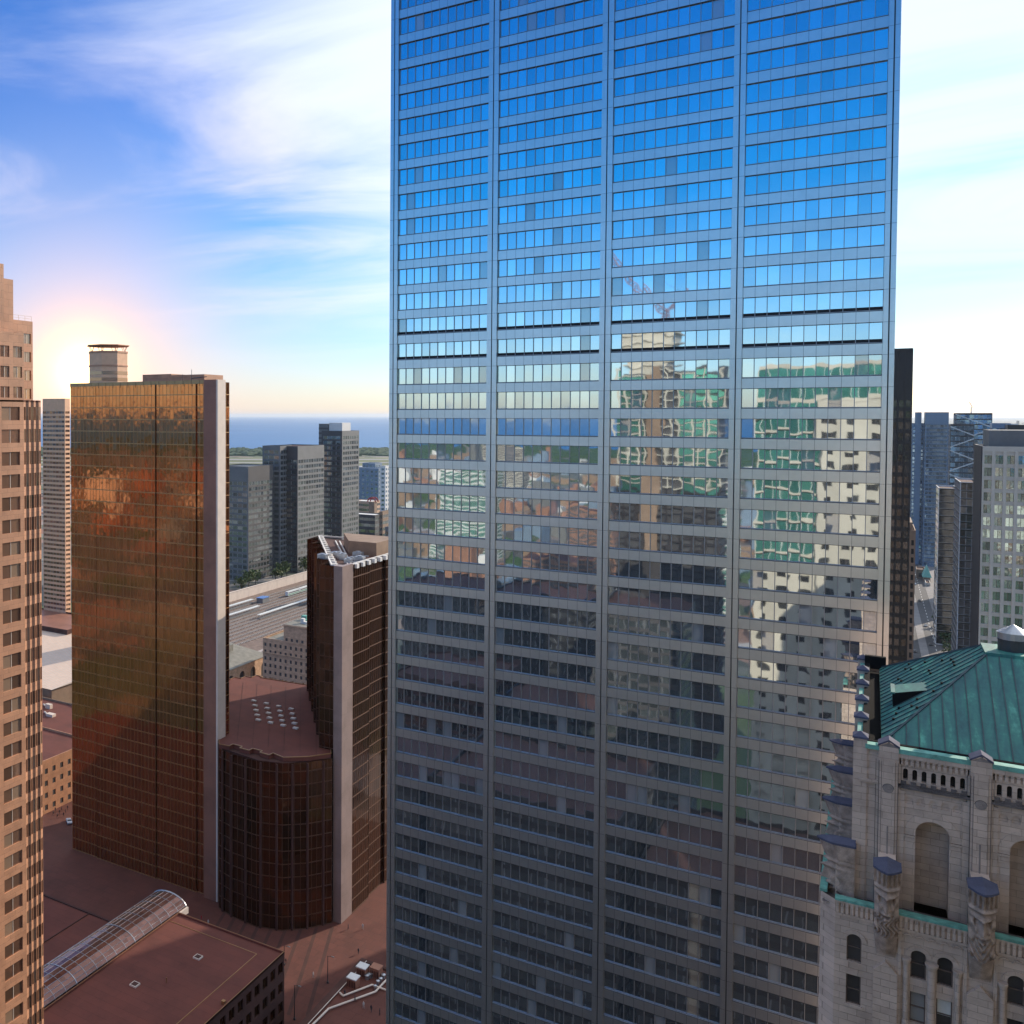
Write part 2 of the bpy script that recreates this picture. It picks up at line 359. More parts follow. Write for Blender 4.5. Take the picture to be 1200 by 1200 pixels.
def slab(mb, o, a, n, s0, s1, z0, z1, d0, d1, m=0):
    """a bar on a facade from depth d0 (back) to d1 (front)"""
    z = Vector((0, 0, 1)); P = lambda s, q, d: o + a * s + z * q + n * d
    mb.poly([P(s0, z0, d1), P(s1, z0, d1), P(s1, z1, d1), P(s0, z1, d1)], m)
    mb.poly([P(s0, z1, d1), P(s1, z1, d1), P(s1, z1, d0), P(s0, z1, d0)], m)
    mb.poly([P(s0, z0, d0), P(s1, z0, d0), P(s1, z0, d1), P(s0, z0, d1)], m)
    mb.poly([P(s0, z0, d0), P(s0, z0, d1), P(s0, z1, d1), P(s0, z1, d0)], m)
    mb.poly([P(s1, z0, d1), P(s1, z0, d0), P(s1, z1, d0), P(s1, z1, d1)], m)
def windows_parts(wins, root, name, mats, cap=100):
    """wins: (size, MB). The cap that show largest become parts, the rest one part."""
    wins.sort(key=lambda q: -q[0])
    for s, mb in wins[:cap]: mb.build(name, mats, root)
    rest = wins[cap:]
    if rest:
        big = MB()
        for s, mb in rest:
            i = len(big.v); big.v += mb.v; big.f += [tuple(i + k for k in f) for f in mb.f]; big.m += mb.m
        o = big.build(name, mats, root); o['kind'] = 'stuff'
def px_size(c):
    q = Vector(c) - EYE; return 1.0 / max(q.length, 1.0)

def ribbon_face(wall, wins, o, a, n, w, z0, z1, floors, hf=0.5, sill=0.25, margin=0.4, pane=1.5, rec=0.2, mull=0.12, zoff=0.0):
    fh = (z1 - z0) / floors
    flat_rect(wall, o, a, n, 0, margin, z0, z1); flat_rect(wall, o, a, n, w - margin, w, z0, z1)
    npn = max(1, round((w - 2 * margin) / pane)); pw = (w - 2 * margin) / npn
    for k in range(floors):
        b = z0 + k * fh; wb = b + fh * sill; wt = wb + fh * hf
        flat_rect(wall, o, a, n, margin, w - margin, b, wb); flat_rect(wall, o, a, n, margin, w - margin, wt, b + fh)
        z = Vector((0, 0, 1))
        for (zz, up) in ((wb, 1), (wt, -1)):
            p = [o + a * margin + z * zz, o + a * (w - margin) + z * zz, o + a * (w - margin) + z * zz - n * rec, o + a * margin + z * zz - n * rec]
            wall.poly(p if up > 0 else p[::-1])
        mb = MB()
        for j in range(npn):
            flat_rect(mb, o, a, n, margin + j * pw, margin + (j + 1) * pw, wb, wt, -rec, 0)
        if mull:
            for j in range(npn + 1):
                c = margin + j * pw
                slab(mb, o, a, n, max(margin, c - mull / 2), min(w - margin, c + mull / 2), wb, wt, -rec, -rec + 0.08, 1)
        wins.append((px_size(o + a * (w / 2) + z * wb) * w, mb))
def punched_face(wall, wins, o, a, n, w, z0, z1, cols, rows, wf=0.5, hf=0.5, sill=0.28, rec=0.2, panes=1, frame=0.0, arch=None):
    cw = w / cols; fh = (z1 - z0) / rows; z = Vector((0, 0, 1))
    for r in range(rows):
        b = z0 + r * fh; wb = b + fh * sill; wt = wb + fh * hf
        flat_rect(wall, o, a, n, 0, w, b, wb); flat_rect(wall, o, a, n, 0, w, wt, b + fh)
        e = 0.0
        for c in range(cols):
            s0 = c * cw + cw * (1 - wf) / 2; s1 = s0 + cw * wf
            flat_rect(wall, o, a, n, e, s0, wb, wt); e = s1
            P = lambda s, q, d: o + a * s + z * q - n * d
            wall.poly([P(s0, wb, 0), P(s1, wb, 0), P(s1, wb, rec), P(s0, wb, rec)])
            wall.poly([P(s0, wt, rec), P(s1, wt, rec), P(s1, wt, 0), P(s0, wt, 0)])
            wall.poly([P(s0, wb, rec), P(s0, wt, rec), P(s0, wt, 0), P(s0, wb, 0)])
            wall.poly([P(s1, wb, 0), P(s1, wt, 0), P(s1, wt, rec), P(s1, wb, rec)])
            mb = MB(); pw = (s1 - s0) / panes
            for j in range(panes): flat_rect(mb, o, a, n, s0 + j * pw, s0 + (j + 1) * pw, wb, wt, -rec, 0)
            for j in range(1, panes): slab(mb, o, a, n, s0 + j * pw - 0.05, s0 + j * pw + 0.05, wb, wt, -rec, -rec + 0.06, 1)
            if frame:
                slab(mb, o, a, n, s0, s1, wb, wb + frame, -rec, -rec + 0.05, 1)
            wins.append((px_size(o + a * s0 + z * wb) * (s1 - s0), mb))
        flat_rect(wall, o, a, n, e, w, wb, wt)

def office(name, label, cat, x0, x1, y0, y1, z1, wallm, glassm, style='ribbon', faces=('front', 'right'), z0=0.0, floor=3.8, group=None,
           frame='mull', cap=100, top=2.0, pane=1.5, hf=0.5, sill=0.25, wf=0.5, colw=3.0, roof=None, margin=0.4, base=0.0, facemat=None, mull=0.12, penthouse=None, panes=1, rec=0.2):
    root = thing(name, label, cat, ((x0 + x1) / 2, (y0 + y1) / 2, z0), group)
    wall = MB(); wins = []; mats = [wallm, roof or wallm]
    fl = max(1, round((z1 - top - z0 - base) / floor))
    for f in FACES:
        o, a, n, w = face_frame(x0, x1, y0, y1, f)
        if f not in faces:
            flat_rect(wall, o, a, n, 0, w, z0, z1); continue
        st = MB() if (facemat and f in facemat) else wall
        flat_rect(st, o, a, n, 0, w, z1 - top, z1)
        if base: flat_rect(st, o, a, n, 0, w, z0, z0 + base)
        if style == 'ribbon': ribbon_face(st, wins, o, a, n, w, z0 + base, z1 - top, fl, hf, sill, margin, pane, rec=rec, mull=mull)
        else: punched_face(st, wins, o, a, n, w, z0 + base, z1 - top, max(1, round(w / colw)), fl, wf, hf, sill, panes=panes, rec=rec)
        if st is not wall: st.build('side_wall', facemat[f], root)
    p = 0.4
    wall.box(x0 + p, x1 - p, y0 + p, y1 - p, z1 - 1.0, z1 - 0.9, 1)
    for bx in ((x0, x1, y0, y0 + p), (x0, x1, y1 - p, y1), (x0, x0 + p, y0 + p, y1 - p), (x1 - p, x1, y0 + p, y1 - p)):
        wall.poly([(bx[0], bx[2], z1), (bx[1], bx[2], z1), (bx[1], bx[3], z1), (bx[0], bx[3], z1)])
    wall.poly([(x0 + p, y0 + p, z1), (x1 - p, y0 + p, z1), (x1 - p, y0 + p, z1 - 0.95), (x0 + p, y0 + p, z1 - 0.95)])
    wall.poly([(x0 + p, y1 - p, z1), (x1 - p, y1 - p, z1), (x1 - p, y1 - p, z1 - 0.95), (x0 + p, y1 - p, z1 - 0.95)])
    wall.build('wall', mats, root)
    windows_parts(wins, root, 'window' if style != 'ribbon' else 'window_band', [glassm, frame], cap)
    if penthouse:
        px0, px1, py0, py1, pz, pm = penthouse
        q = MB(); q.box(px0, px1, py0, py1, z1 - 0.9, pz, 0); q.box(px0 + 0.3, px1 - 0.3, py0 + 0.3, py1 - 0.3, pz, pz + 0.15, 0)
        q.build('penthouse', pm, root)
    return root

def Lbox(pl, pc, pr, D, py_top):
    """footprint of a grid building left of the Y vanishing point: front from pl to pc, right side from pc to pr; corner at depth D"""
    c = onD(pc, 487, D); x0 = onY(pl, 487, c.y).x; y1 = onX(pr, 487, c.x).y
    return x0, c.x, c.y, y1, onD(pc, py_top, D).z
def Rbox(pb, pc, pr, D, py_top, deep=30):
    """right of the vanishing point: left side from pb to corner pc, front from pc to pr"""
    c = onD(pc, 487, D); x1 = onY(pr, 487, c.y).x
    y1 = onX(pb, 487, c.x).y if pb else c.y + deep
    return c.x, x1, c.y, y1, onD(pc, py_top, D).z
# ------------------------------------------------------------------ ground, water, roads
def ground():
    m, t, b = principled('city ground'); L = t.links.new
    tc = t.nodes.new('ShaderNodeTexCoord')
    v = nd(t, 'ShaderNodeTexVoronoi'); L(tc.outputs['Object'], v.inputs['Vector']); setin(v, 'Scale', 0.022)
    n = nd(t, 'ShaderNodeTexNoise'); L(tc.outputs['Object'], n.inputs['Vector']); setin(n, 'Scale', 0.0016); setin(n, 'Detail', 6.0)
    sp = t.nodes.new('ShaderNodeSeparateColor'); L(v.outputs['Color'], sp.inputs[0])
    blocks = ramp(t, sp.outputs[0], [(0.0, (0.05, 0.055, 0.05)), (0.3, (0.14, 0.13, 0.12)), (0.5, (0.07, 0.10, 0.04)), (0.72, (0.26, 0.24, 0.22)), (0.86, (0.24, 0.12, 0.08)), (1.0, (0.45, 0.44, 0.42))])
    c = mixc(t, maprange(t, n.outputs[0], 0.50, 0.60), blocks, (0.06, 0.09, 0.03))
    L(c, b.inputs['Base Color']); b.inputs['Roughness'].default_value = 0.9
    g = MB(); S = 90000
    g.poly([(-S, -S, 0), (S, -S, 0), (S, S, 0), (-S, S, 0)])
    tag(g.build('ground', m), kind='structure')
    m, t, b = principled('lake water'); L = t.links.new
    tc = t.nodes.new('ShaderNodeTexCoord')
    n = nd(t, 'ShaderNodeTexNoise'); L(tc.outputs['Object'], n.inputs['Vector']); setin(n, 'Scale', 0.0007); setin(n, 'Detail', 5.0)
    L(ramp(t, n.outputs[0], [(0.3, (0.03, 0.13, 0.29)), (0.7, (0.05, 0.18, 0.37))]), b.inputs['Base Color'])
    n2 = nd(t, 'ShaderNodeTexNoise'); L(tc.outputs['Object'], n2.inputs['Vector']); setin(n2, 'Scale', 0.06); setin(n2, 'Detail', 3.0)
    bp = t.nodes.new('ShaderNodeBump'); bp.inputs['Distance'].default_value = 3.0; L(n2.outputs[0], bp.inputs['Height']); L(bp.outputs[0], b.inputs['Normal'])
    b.inputs['Roughness'].default_value = 0.45; b.inputs['IOR'].default_value = 1.33
    g = MB(); z = 0.6; far = 80000
    e = onD(680, 487, 8000); r680 = (e - EYE).normalized()
    g.poly([(-3300, 2950, z), (-2386, 3582, z), (-1798, 3989, z), (-1620, 4600, z), (r680.x * far, r680.y * far, z), (-far, far, z), (-far, -far, z), (far, -far, z), (far, -4700, z), (-2500, -4900, z), (-3600, -3000, z), (-3900, 1500, z)][::-1])
    tag(g.build('water', m), kind='structure')
    # airport island: grass and runways in front of the lake
    mg = plain('island grass', (0.13, 0.14, 0.055), 0.9, var=0.35, scale=0.006)
    g = MB(); g.poly([onZ(-60, 536, 0.3), onZ(700, 536, 0.3), onZ(700, 548, 0.3), onZ(-60, 549, 0.3)][::-1])
    tag(g.build('island_field', mg), kind='structure')
    g = MB()
    for a, b2 in ((537.5, 538.6), (541.5, 542.4), (545.5, 547.5)):
        g.poly([onZ(-60, a + 0.6, 0.9), onZ(700, a, 0.9), onZ(700, b2, 0.9), onZ(-60, b2 + 0.6, 0.9)][::-1])
    tag(g.build('runway', plain('runway concrete', (0.32, 0.31, 0.29), 0.9)), kind='structure')
    # woods along the island shore
    rnd = random.Random(3); g = MB()
    for k in range(900):
        px = rnd.uniform(-40, 480); py = rnd.uniform(527.5, 534.5); p = onZ(px, py, 0); s = rnd.uniform(14, 30); h = rnd.uniform(8, 17)
        g.lathe(p, [(s, 0), (s * 0.9, h * 0.6), (s * 0.4, h)], 5)
    for k in range(1500):
        x = rnd.uniform(-3200, 2500); y = -rnd.uniform(2600, 4600); s = rnd.uniform(20, 45); h = rnd.uniform(8, 20)
        g.lathe((x, y, 0), [(s, 0), (s * 0.9, h * 0.6), (s * 0.4, h)], 5)
    tag(g.build('woods', 'leafdk'), 'dark green woods along the island shore', 'woods', kind='stuff')
    # near paving, and column shadows painted on it
    g = MB(); g.poly([(-330, 120, 0.02), (-60, 120, 0.02), (-60, 330, 0.02), (-330, 330, 0.02)])
    tag(g.build('plaza', 'plaza'), kind='structure')
    g = MB()
    for k in range(9):
        q = k / 8; a0 = Vector((-164 + 32 * q, 244 + 10 * q * q, 0.03)); d = Vector((0.30 + 0.05 * q, -1, 0))
        s = Vector((0.5, 0.1, 0)); g.poly([a0 - s, a0 + d * 42 - s, a0 + d * 42 + s, a0 + s])
    tag(g.build('column_shadow', 'roofdk'), kind='structure')  # dark sheets paint the columns' cast shadows onto the plaza
    # street on the right, running away
    g = MB(); g.poly([(16, 150, 0.02), (95, 150, 0.02), (95, 1600, 0.02), (16, 1600, 0.02)])
    tag(g.build('pavement', 'pave'), kind='structure')
    g = MB()
    g.poly([(19, 150, 0.03), (42, 150, 0.03), (42, 1600, 0.03), (19, 1600, 0.03)])
    g.poly([(42, 690, 0.03), (95, 690, 0.03), (95, 735, 0.03), (42, 735, 0.03)])
    tag(g.build('road', 'asphalt'), kind='structure')
    g = MB()
    for x in (23.5, 37.5):
        for k in range(60):
            y = 600 + k * 14; g.poly([(x - 0.15, y, 0.036), (x + 0.15, y, 0.036), (x + 0.15, y + 6, 0.036), (x - 0.15, y + 6, 0.036)])
    for x in (30.3, 30.9):
        g.poly([(x - 0.12, 560, 0.036), (x + 0.12, 560, 0.036), (x + 0.12, 1500, 0.036), (x - 0.12, 1500, 0.036)])
    for k in range(14):
        x = 20.5 + k * 1.5
        for y in (684, 740): g.poly([(x, y, 0.036), (x + 0.7, y, 0.036), (x + 0.7, y + 4, 0.036), (x, y + 4, 0.036)])
    tag(g.build('road_markings', 'white'), kind='structure')
    g = MB(); g.box(28.6, 33, 752, 1500, 0.0, 0.16); g.box(42, 42.3, 600, 686, 0, 0.15); g.box(42, 42.3, 745, 1500, 0, 0.15)
    tag(g.build('kerb', 'pave'), kind='structure')
ground()

# ------------------------------------------------------------------ main steel and glass tower
def main_tower():
    root = thing('office_tower', 'very tall steel and mirror glass office tower with long window bands, filling the middle', 'skyscraper', (-30, 157, 0))
    Y = 139.1; X0, X1 = -62.5, 2.1; TOP = 239.0; PITCHF = 3.87; Z0 = 155.95
    bays = [(-61.2, -47.0), (-45.5, -31.2), (-29.7, -15.2), (-13.8, 0.9)]
    wall = MB(); wins = []
    o, a, n, w = Vector((0, Y, 0)), Vector((1, 0, 0)), Vector((0, -1, 0)), 0
    ks = range(-38, 20); hw = 2.45; rec = 0.28
    for bi, (b0, b1) in enumerate(bays):
        pw = (b1 - b0) / 11
        for k in ks:
            zb = Z0 + k * PITCHF; zt = zb + hw; zn = zb + PITCHF
            flat_rect(wall, o, a, n, b0, b1, zt, zn)
            wall.poly([(b0, Y, zn), (b1, Y, zn), (b1, Y + rec, zn), (b0, Y + rec, zn)])
            wall.poly([(b0, Y + rec, zt), (b1, Y + rec, zt), (b1, Y, zt), (b0, Y, zt)], 1)
            for j in range(1, 11):
                x = b0 + j * pw; flat_rect(wall, o, a, n, x - 0.018, x + 0.018, zt + 0.06, zn - 0.05, 0.004, 2)
            flat_rect(wall, o, a, n, b0, b1, zn - 0.075, zn, 0.006, 1)
            flat_rect(wall, o, a, n, b0, b1, zt, zt + 0.06, 0.006, 1)
            mb = MB(); thick = k in (2, 3)
            lo = zb + (0.48 if thick else 0.0)
            for j in range(11):
                flat_rect(mb, o, a, n, b0 + j * pw, b0 + (j + 1) * pw, lo, zt, -rec, 0)
            if thick: flat_rect(mb, o, a, n, b0, b1, zb, lo, -rec, 2)
            for j in range(12):
                c = b0 + j * pw; slab(mb, o, a, n, max(b0, c - 0.04), min(b1, c + 0.04), zb, zt, -rec, -rec + 0.14, 1)
            slab(mb, o, a, n, b0, b1, zb, zb + 0.09, -rec, -rec + 0.16, 1)
            q = onY(0, 0, Y); c = Vector(((b0 + b1) / 2, Y, zb)) - EYE
            size = (b1 - b0) / c.length ** 2 if 60 < zb < 222 else 0
            wins.append((size, mb))
        flat_rect(wall, o, a, n, b0, b1, 0, Z0 + ks[0] * PITCHF); flat_rect(wall, o, a, n, b0, b1, Z0 + (ks[-1] + 1) * PITCHF, TOP)
    # right flank with the same bands, and the plain sides
    o2, a2, n2, w2 = face_frame(X0, X1, Y, Y + 36, 'right'); fw = []
    ribbon_face(wall, fw, o2, a2, n2, w2, Z0 + ks[0] * PITCHF, Z0 + (ks[-1] + 1) * PITCHF, len(ks), 0.633, 0.0, 1.2, 1.3, 0.28, 0.08)
    flat_rect(wall, o2, a2, n2, 0, w2, 0, Z0 + ks[0] * PITCHF); flat_rect(wall, o2, a2, n2, 0, w2, Z0 + (ks[-1] + 1) * PITCHF, TOP)
    wins += [(0, m) for s, m in fw]
    o3, a3, n3, w3 = face_frame(X0, X1, Y, Y + 36, 'left'); flat_rect(wall, o3, a3, n3, 0, w3, 0, TOP)
    o3, a3, n3, w3 = face_frame(X0, X1, Y, Y + 36, 'back'); flat_rect(wall, o3, a3, n3, 0, w3, 0, TOP)
    wall.poly([(X0, Y, TOP), (X1, Y, TOP), (X1, Y + 36, TOP), (X0, Y + 36, TOP)])
    wall.build('wall', ['steel', 'steel_dark', 'joint'], root)
    windows_parts(wins, root, 'window_band', ['tglass', 'mull', 'dark'])
    for c0, c1 in ((X0, -61.2), (-47.0, -45.5), (-31.2, -29.7), (-15.2, -13.8), (0.9, X1)):
        mb = MB(); mid = (c0 + c1) / 2
        for s0, s1 in ((c0 + 0.02, mid - 0.07), (mid + 0.07, c1 - 0.02)):
            mb.box(s0, s1, Y - 0.28, Y + 0.02, 0, TOP, 0)
            for k in ks:
                z = Z0 + k * PITCHF + (hw if s0 < mid - 0.2 else hw + 0.02) ; flat_rect(mb, Vector((0, Y, 0)), Vector((1, 0, 0)), Vector((0, -1, 0)), s0, s1, z - 0.02, z + 0.02, 0.284, 1)
        mb.box(mid - 0.07, mid + 0.07, Y - 0.05, Y + 0.02, 0, TOP, 2)
        mb.build('pier', ['steel', 'joint', 'steel_dark'], root)
main_tower()

# ------------------------------------------------------------------ stone tower with the green copper roof
def arch_pts(xc, r, zs, n=12): return [(xc + r * math.cos(math.pi * (1 - k / n)), zs + r * math.sin(math.pi * (1 - k / n))) for k in range(n + 1)]
def arch_panel(mb, m3, x0, x1, z0, z1, xc, r, zb, zs, depth, m=0, mr=None, n=12):
    """wall panel with an arched hole; m3(x, z, d) maps to the world, d goes into the wall. Returns the hole outline."""
    mr = m if mr is None else mr; A = arch_pts(xc, r, zs, n); q = lambda pts, mm: mb.poly([m3(*p) for p in pts], mm)
    q([(x0, z0, 0), (xc - r, z0, 0), (xc - r, z1, 0), (x0, z1, 0)], m); q([(xc + r, z0, 0), (x1, z0, 0), (x1, z1, 0), (xc + r, z1, 0)], m)
    if zb > z0 + 1e-4: q([(xc - r, z0, 0), (xc + r, z0, 0), (xc + r, zb, 0), (xc - r, zb, 0)], m)
    for (xa, za), (xb, zb2) in zip(A, A[1:]):
        q([(xa, za, 0), (xb, zb2, 0), (xb, z1, 0), (xa, z1, 0)], m); q([(xa, za, 0), (xa, za, depth), (xb, zb2, depth), (xb, zb2, 0)], mr)
    q([(xc - r, zb, 0), (xc - r, zb, depth), (xc - r, zs, depth), (xc - r, zs, 0)], mr); q([(xc + r, zb, depth), (xc + r, zb, 0), (xc + r, zs, 0), (xc + r, zs, depth)], mr)
    q([(xc - r, zb, 0), (xc + r, zb, 0), (xc + r, zb, depth), (xc - r, zb, depth)], mr)
    return [(xc - r, zb)] + A + [(xc + r, zb)]
def rect_panel(mb, m3, x0, x1, z0, z1, a, b, c, d, depth, m=0):
    q = lambda pts: mb.poly([m3(*p) for p in pts], m)
    q([(x0, z0, 0), (a, z0, 0), (a, z1, 0), (x0, z1, 0)]); q([(b, z0, 0), (x1, z0, 0), (x1, z1, 0), (b, z1, 0)])
    q([(a, z0, 0), (b, z0, 0), (b, c, 0), (a, c, 0)]); q([(a, d, 0), (b, d, 0), (b, z1, 0), (a, z1, 0)])
    q([(a, c, 0), (b, c, 0), (b, c, depth), (a, c, depth)]); q([(a, d, depth), (b, d, depth), (b, d, 0), (a, d, 0)])
    q([(a, c, depth), (a, d, depth), (a, d, 0), (a, c, 0)]); q([(b, c, 0), (b, d, 0), (b, d, depth), (b, c, depth)])
def ring(mb, m3, xc, r0, r1, zs, d0, d1, m=0, n=14):
    A, B = arch_pts(xc, r0, zs, n), arch_pts(xc, r1, zs, n); q = lambda pts: mb.poly([m3(*p) for p in pts], m)
    for k in range(n):
        a, b, c, d = A[k], A[k + 1], B[k + 1], B[k]
        q([(*a, d1), (*b, d1), (*c, d1), (*d, d1)]); q([(*d, d1), (*c, d1), (*c, d0), (*d, d0)]); q([(*b, d1), (*a, d1), (*a, d0), (*b, d0)])
def bar(mb, m3, x0, x1, z0, z1, d0, d1, m=0):
    P = lambda x, z, d: m3(x, z, d); q = lambda *p: mb.poly([m3(*k) for k in p], m)
    q((x0, z0, d1), (x1, z0, d1), (x1, z1, d1), (x0, z1, d1)); q((x0, z1, d1), (x1, z1, d1), (x1, z1, d0), (x0, z1, d0)); q((x0, z0, d0), (x1, z0, d0), (x1, z0, d1), (x0, z0, d1))
    q((x0, z0, d0), (x0, z0, d1), (x0, z1, d1), (x0, z1, d0)); q((x1, z0, d1), (x1, z0, d0), (x1, z1, d0), (x1, z1, d1))

def carved_head(w=1.62, hgt=7.0, kind=0):
    """bearded stone head on a corbel, carved in relief: local x across, -y outwards, z up to the cap"""
    mb = MB(); nx, nz = 29, 110; G = lambda x, c, s: math.exp(-((x - c) / s) ** 2)
    def prof(t):                                   # how far the prow stands out, t = 0 top .. 1 bottom
        if t < 0.20: return 1.75 - 0.25 * (t / 0.20)
        if t < 0.72: return 1.50 - 0.30 * ((t - 0.20) / 0.52)
        return 1.20 * max(0.05, 1 - ((t - 0.72) / 0.28)) ** 0.8
    def D(x, t):
        ax = abs(x); d = prof(t) * (0.40 + 0.60 * (1 - ax ** 1.5))
        if t < 0.17:                               # crown with upright ribs, flaring to the cap
            d += 0.13 * math.cos(ax * 20) + 0.22 * (0.17 - t) / 0.17
        if 0.17 < t < 0.24: d += 0.30 * G(t, 0.20, 0.018)
        face = 1 if 0.22 < t < 0.74 else 0
        if face:
            d += 0.42 * G(t, 0.28, 0.02) * (1 - 0.3 * ax)                        # brow
            d -= 0.75 * G(t, 0.335, 0.026) * (G(ax, 0.42, 0.20))                 # eye sockets
            d += 0.42 * G(t, 0.34, 0.016) * G(ax, 0.42, 0.10)                    # eyes
            d += 0.62 * G(ax, 0, 0.15) * (1 if 0.28 < t < 0.44 else 0) * (0.3 + (t - 0.28) / 0.16 * 0.7)   # nose
            d += 0.26 * G(t, 0.42, 0.04) * G(ax, 0.55, 0.18)                     # cheeks
            d += 0.32 * G(t, 0.475, 0.018) * G(ax, 0.18, 0.28)                   # moustache
            d -= 0.55 * G(t, 0.510, 0.013) * G(ax, 0, 0.30)                      # mouth
            d += 0.24 * G(t, 0.535, 0.012) * G(ax, 0, 0.24)                      # lower lip
            if t > 0.49:                                                         # beard locks
                ph = 46 * t + 9 * ax if kind else 12 * x + 3 * math.sin(34 * t)
                d += 0.15 * math.sin(ph * 1.6) * min(1, (t - 0.49) / 0.05)
            if ax > 0.62: d += 0.22 * math.sin(40 * t) * (1 if kind else 0.7)    # hair at the sides
        return max(d, 0.02)
    hw = w / 2; idx = []
    for i in range(nz + 1):
        t = i / nz; ww = hw * (1.0 if t < 0.22 else (0.93 if t < 0.70 else 0.93 - 0.20 * (t - 0.70) / 0.3)) * (1.06 if t < 0.17 else 1)
        row = []
        for j in range(nx):
            x = -1 + 2 * j / (nx - 1); row.append(len(mb.v)); mb.v.append((x * ww, -D(x, t), -t * hgt))
        idx.append(row)
    for i in range(nz):
        for j in range(nx - 1): mb.f.append((idx[i][j], idx[i + 1][j], idx[i + 1][j + 1], idx[i][j + 1])); mb.m.append(0)
    for j in (0, nx - 1):                                           # cheeks back to the wall
        for i in range(nz):
            p, q = mb.v[idx[i][j]], mb.v[idx[i + 1][j]]
            k = len(mb.v); mb.v += [(p[0], 0.3, p[2]), (q[0], 0.3, q[2])]
            mb.f.append((idx[i][j], k, k + 1, idx[i + 1][j]) if j == 0 else (idx[i][j], idx[i + 1][j], k + 1, k)); mb.m.append(0)
    return mb
def cap_mesh(w=1.75, d=2.25, t=0.16):
    mb = MB(); h = w / 2; P = [(-h, 0.35), (-h, -d * 0.52), (-h * 0.45, -d * 0.86), (0, -d), (h * 0.45, -d * 0.86), (h, -d * 0.52), (h, 0.35)]
    mb.prism(P, 0, t, 0)
    i = len(mb.v)
    mb.v += [(p[0] * 0.97, p[1] * 0.97, t) for p in P] + [(0, 0.35, t + 0.28), (0, -d * 0.62, t + 0.24)]
    n = len(P)
    for k in range(n - 1): mb.f.append((i + k, i + k + 1, i + n + 1)); mb.m.append(0)
    mb.f.append((i + n, i, i + n + 1)); mb.m.append(0); mb.f.append((i + n - 1, i + n, i + n + 1)); mb.m.append(0)
    return mb

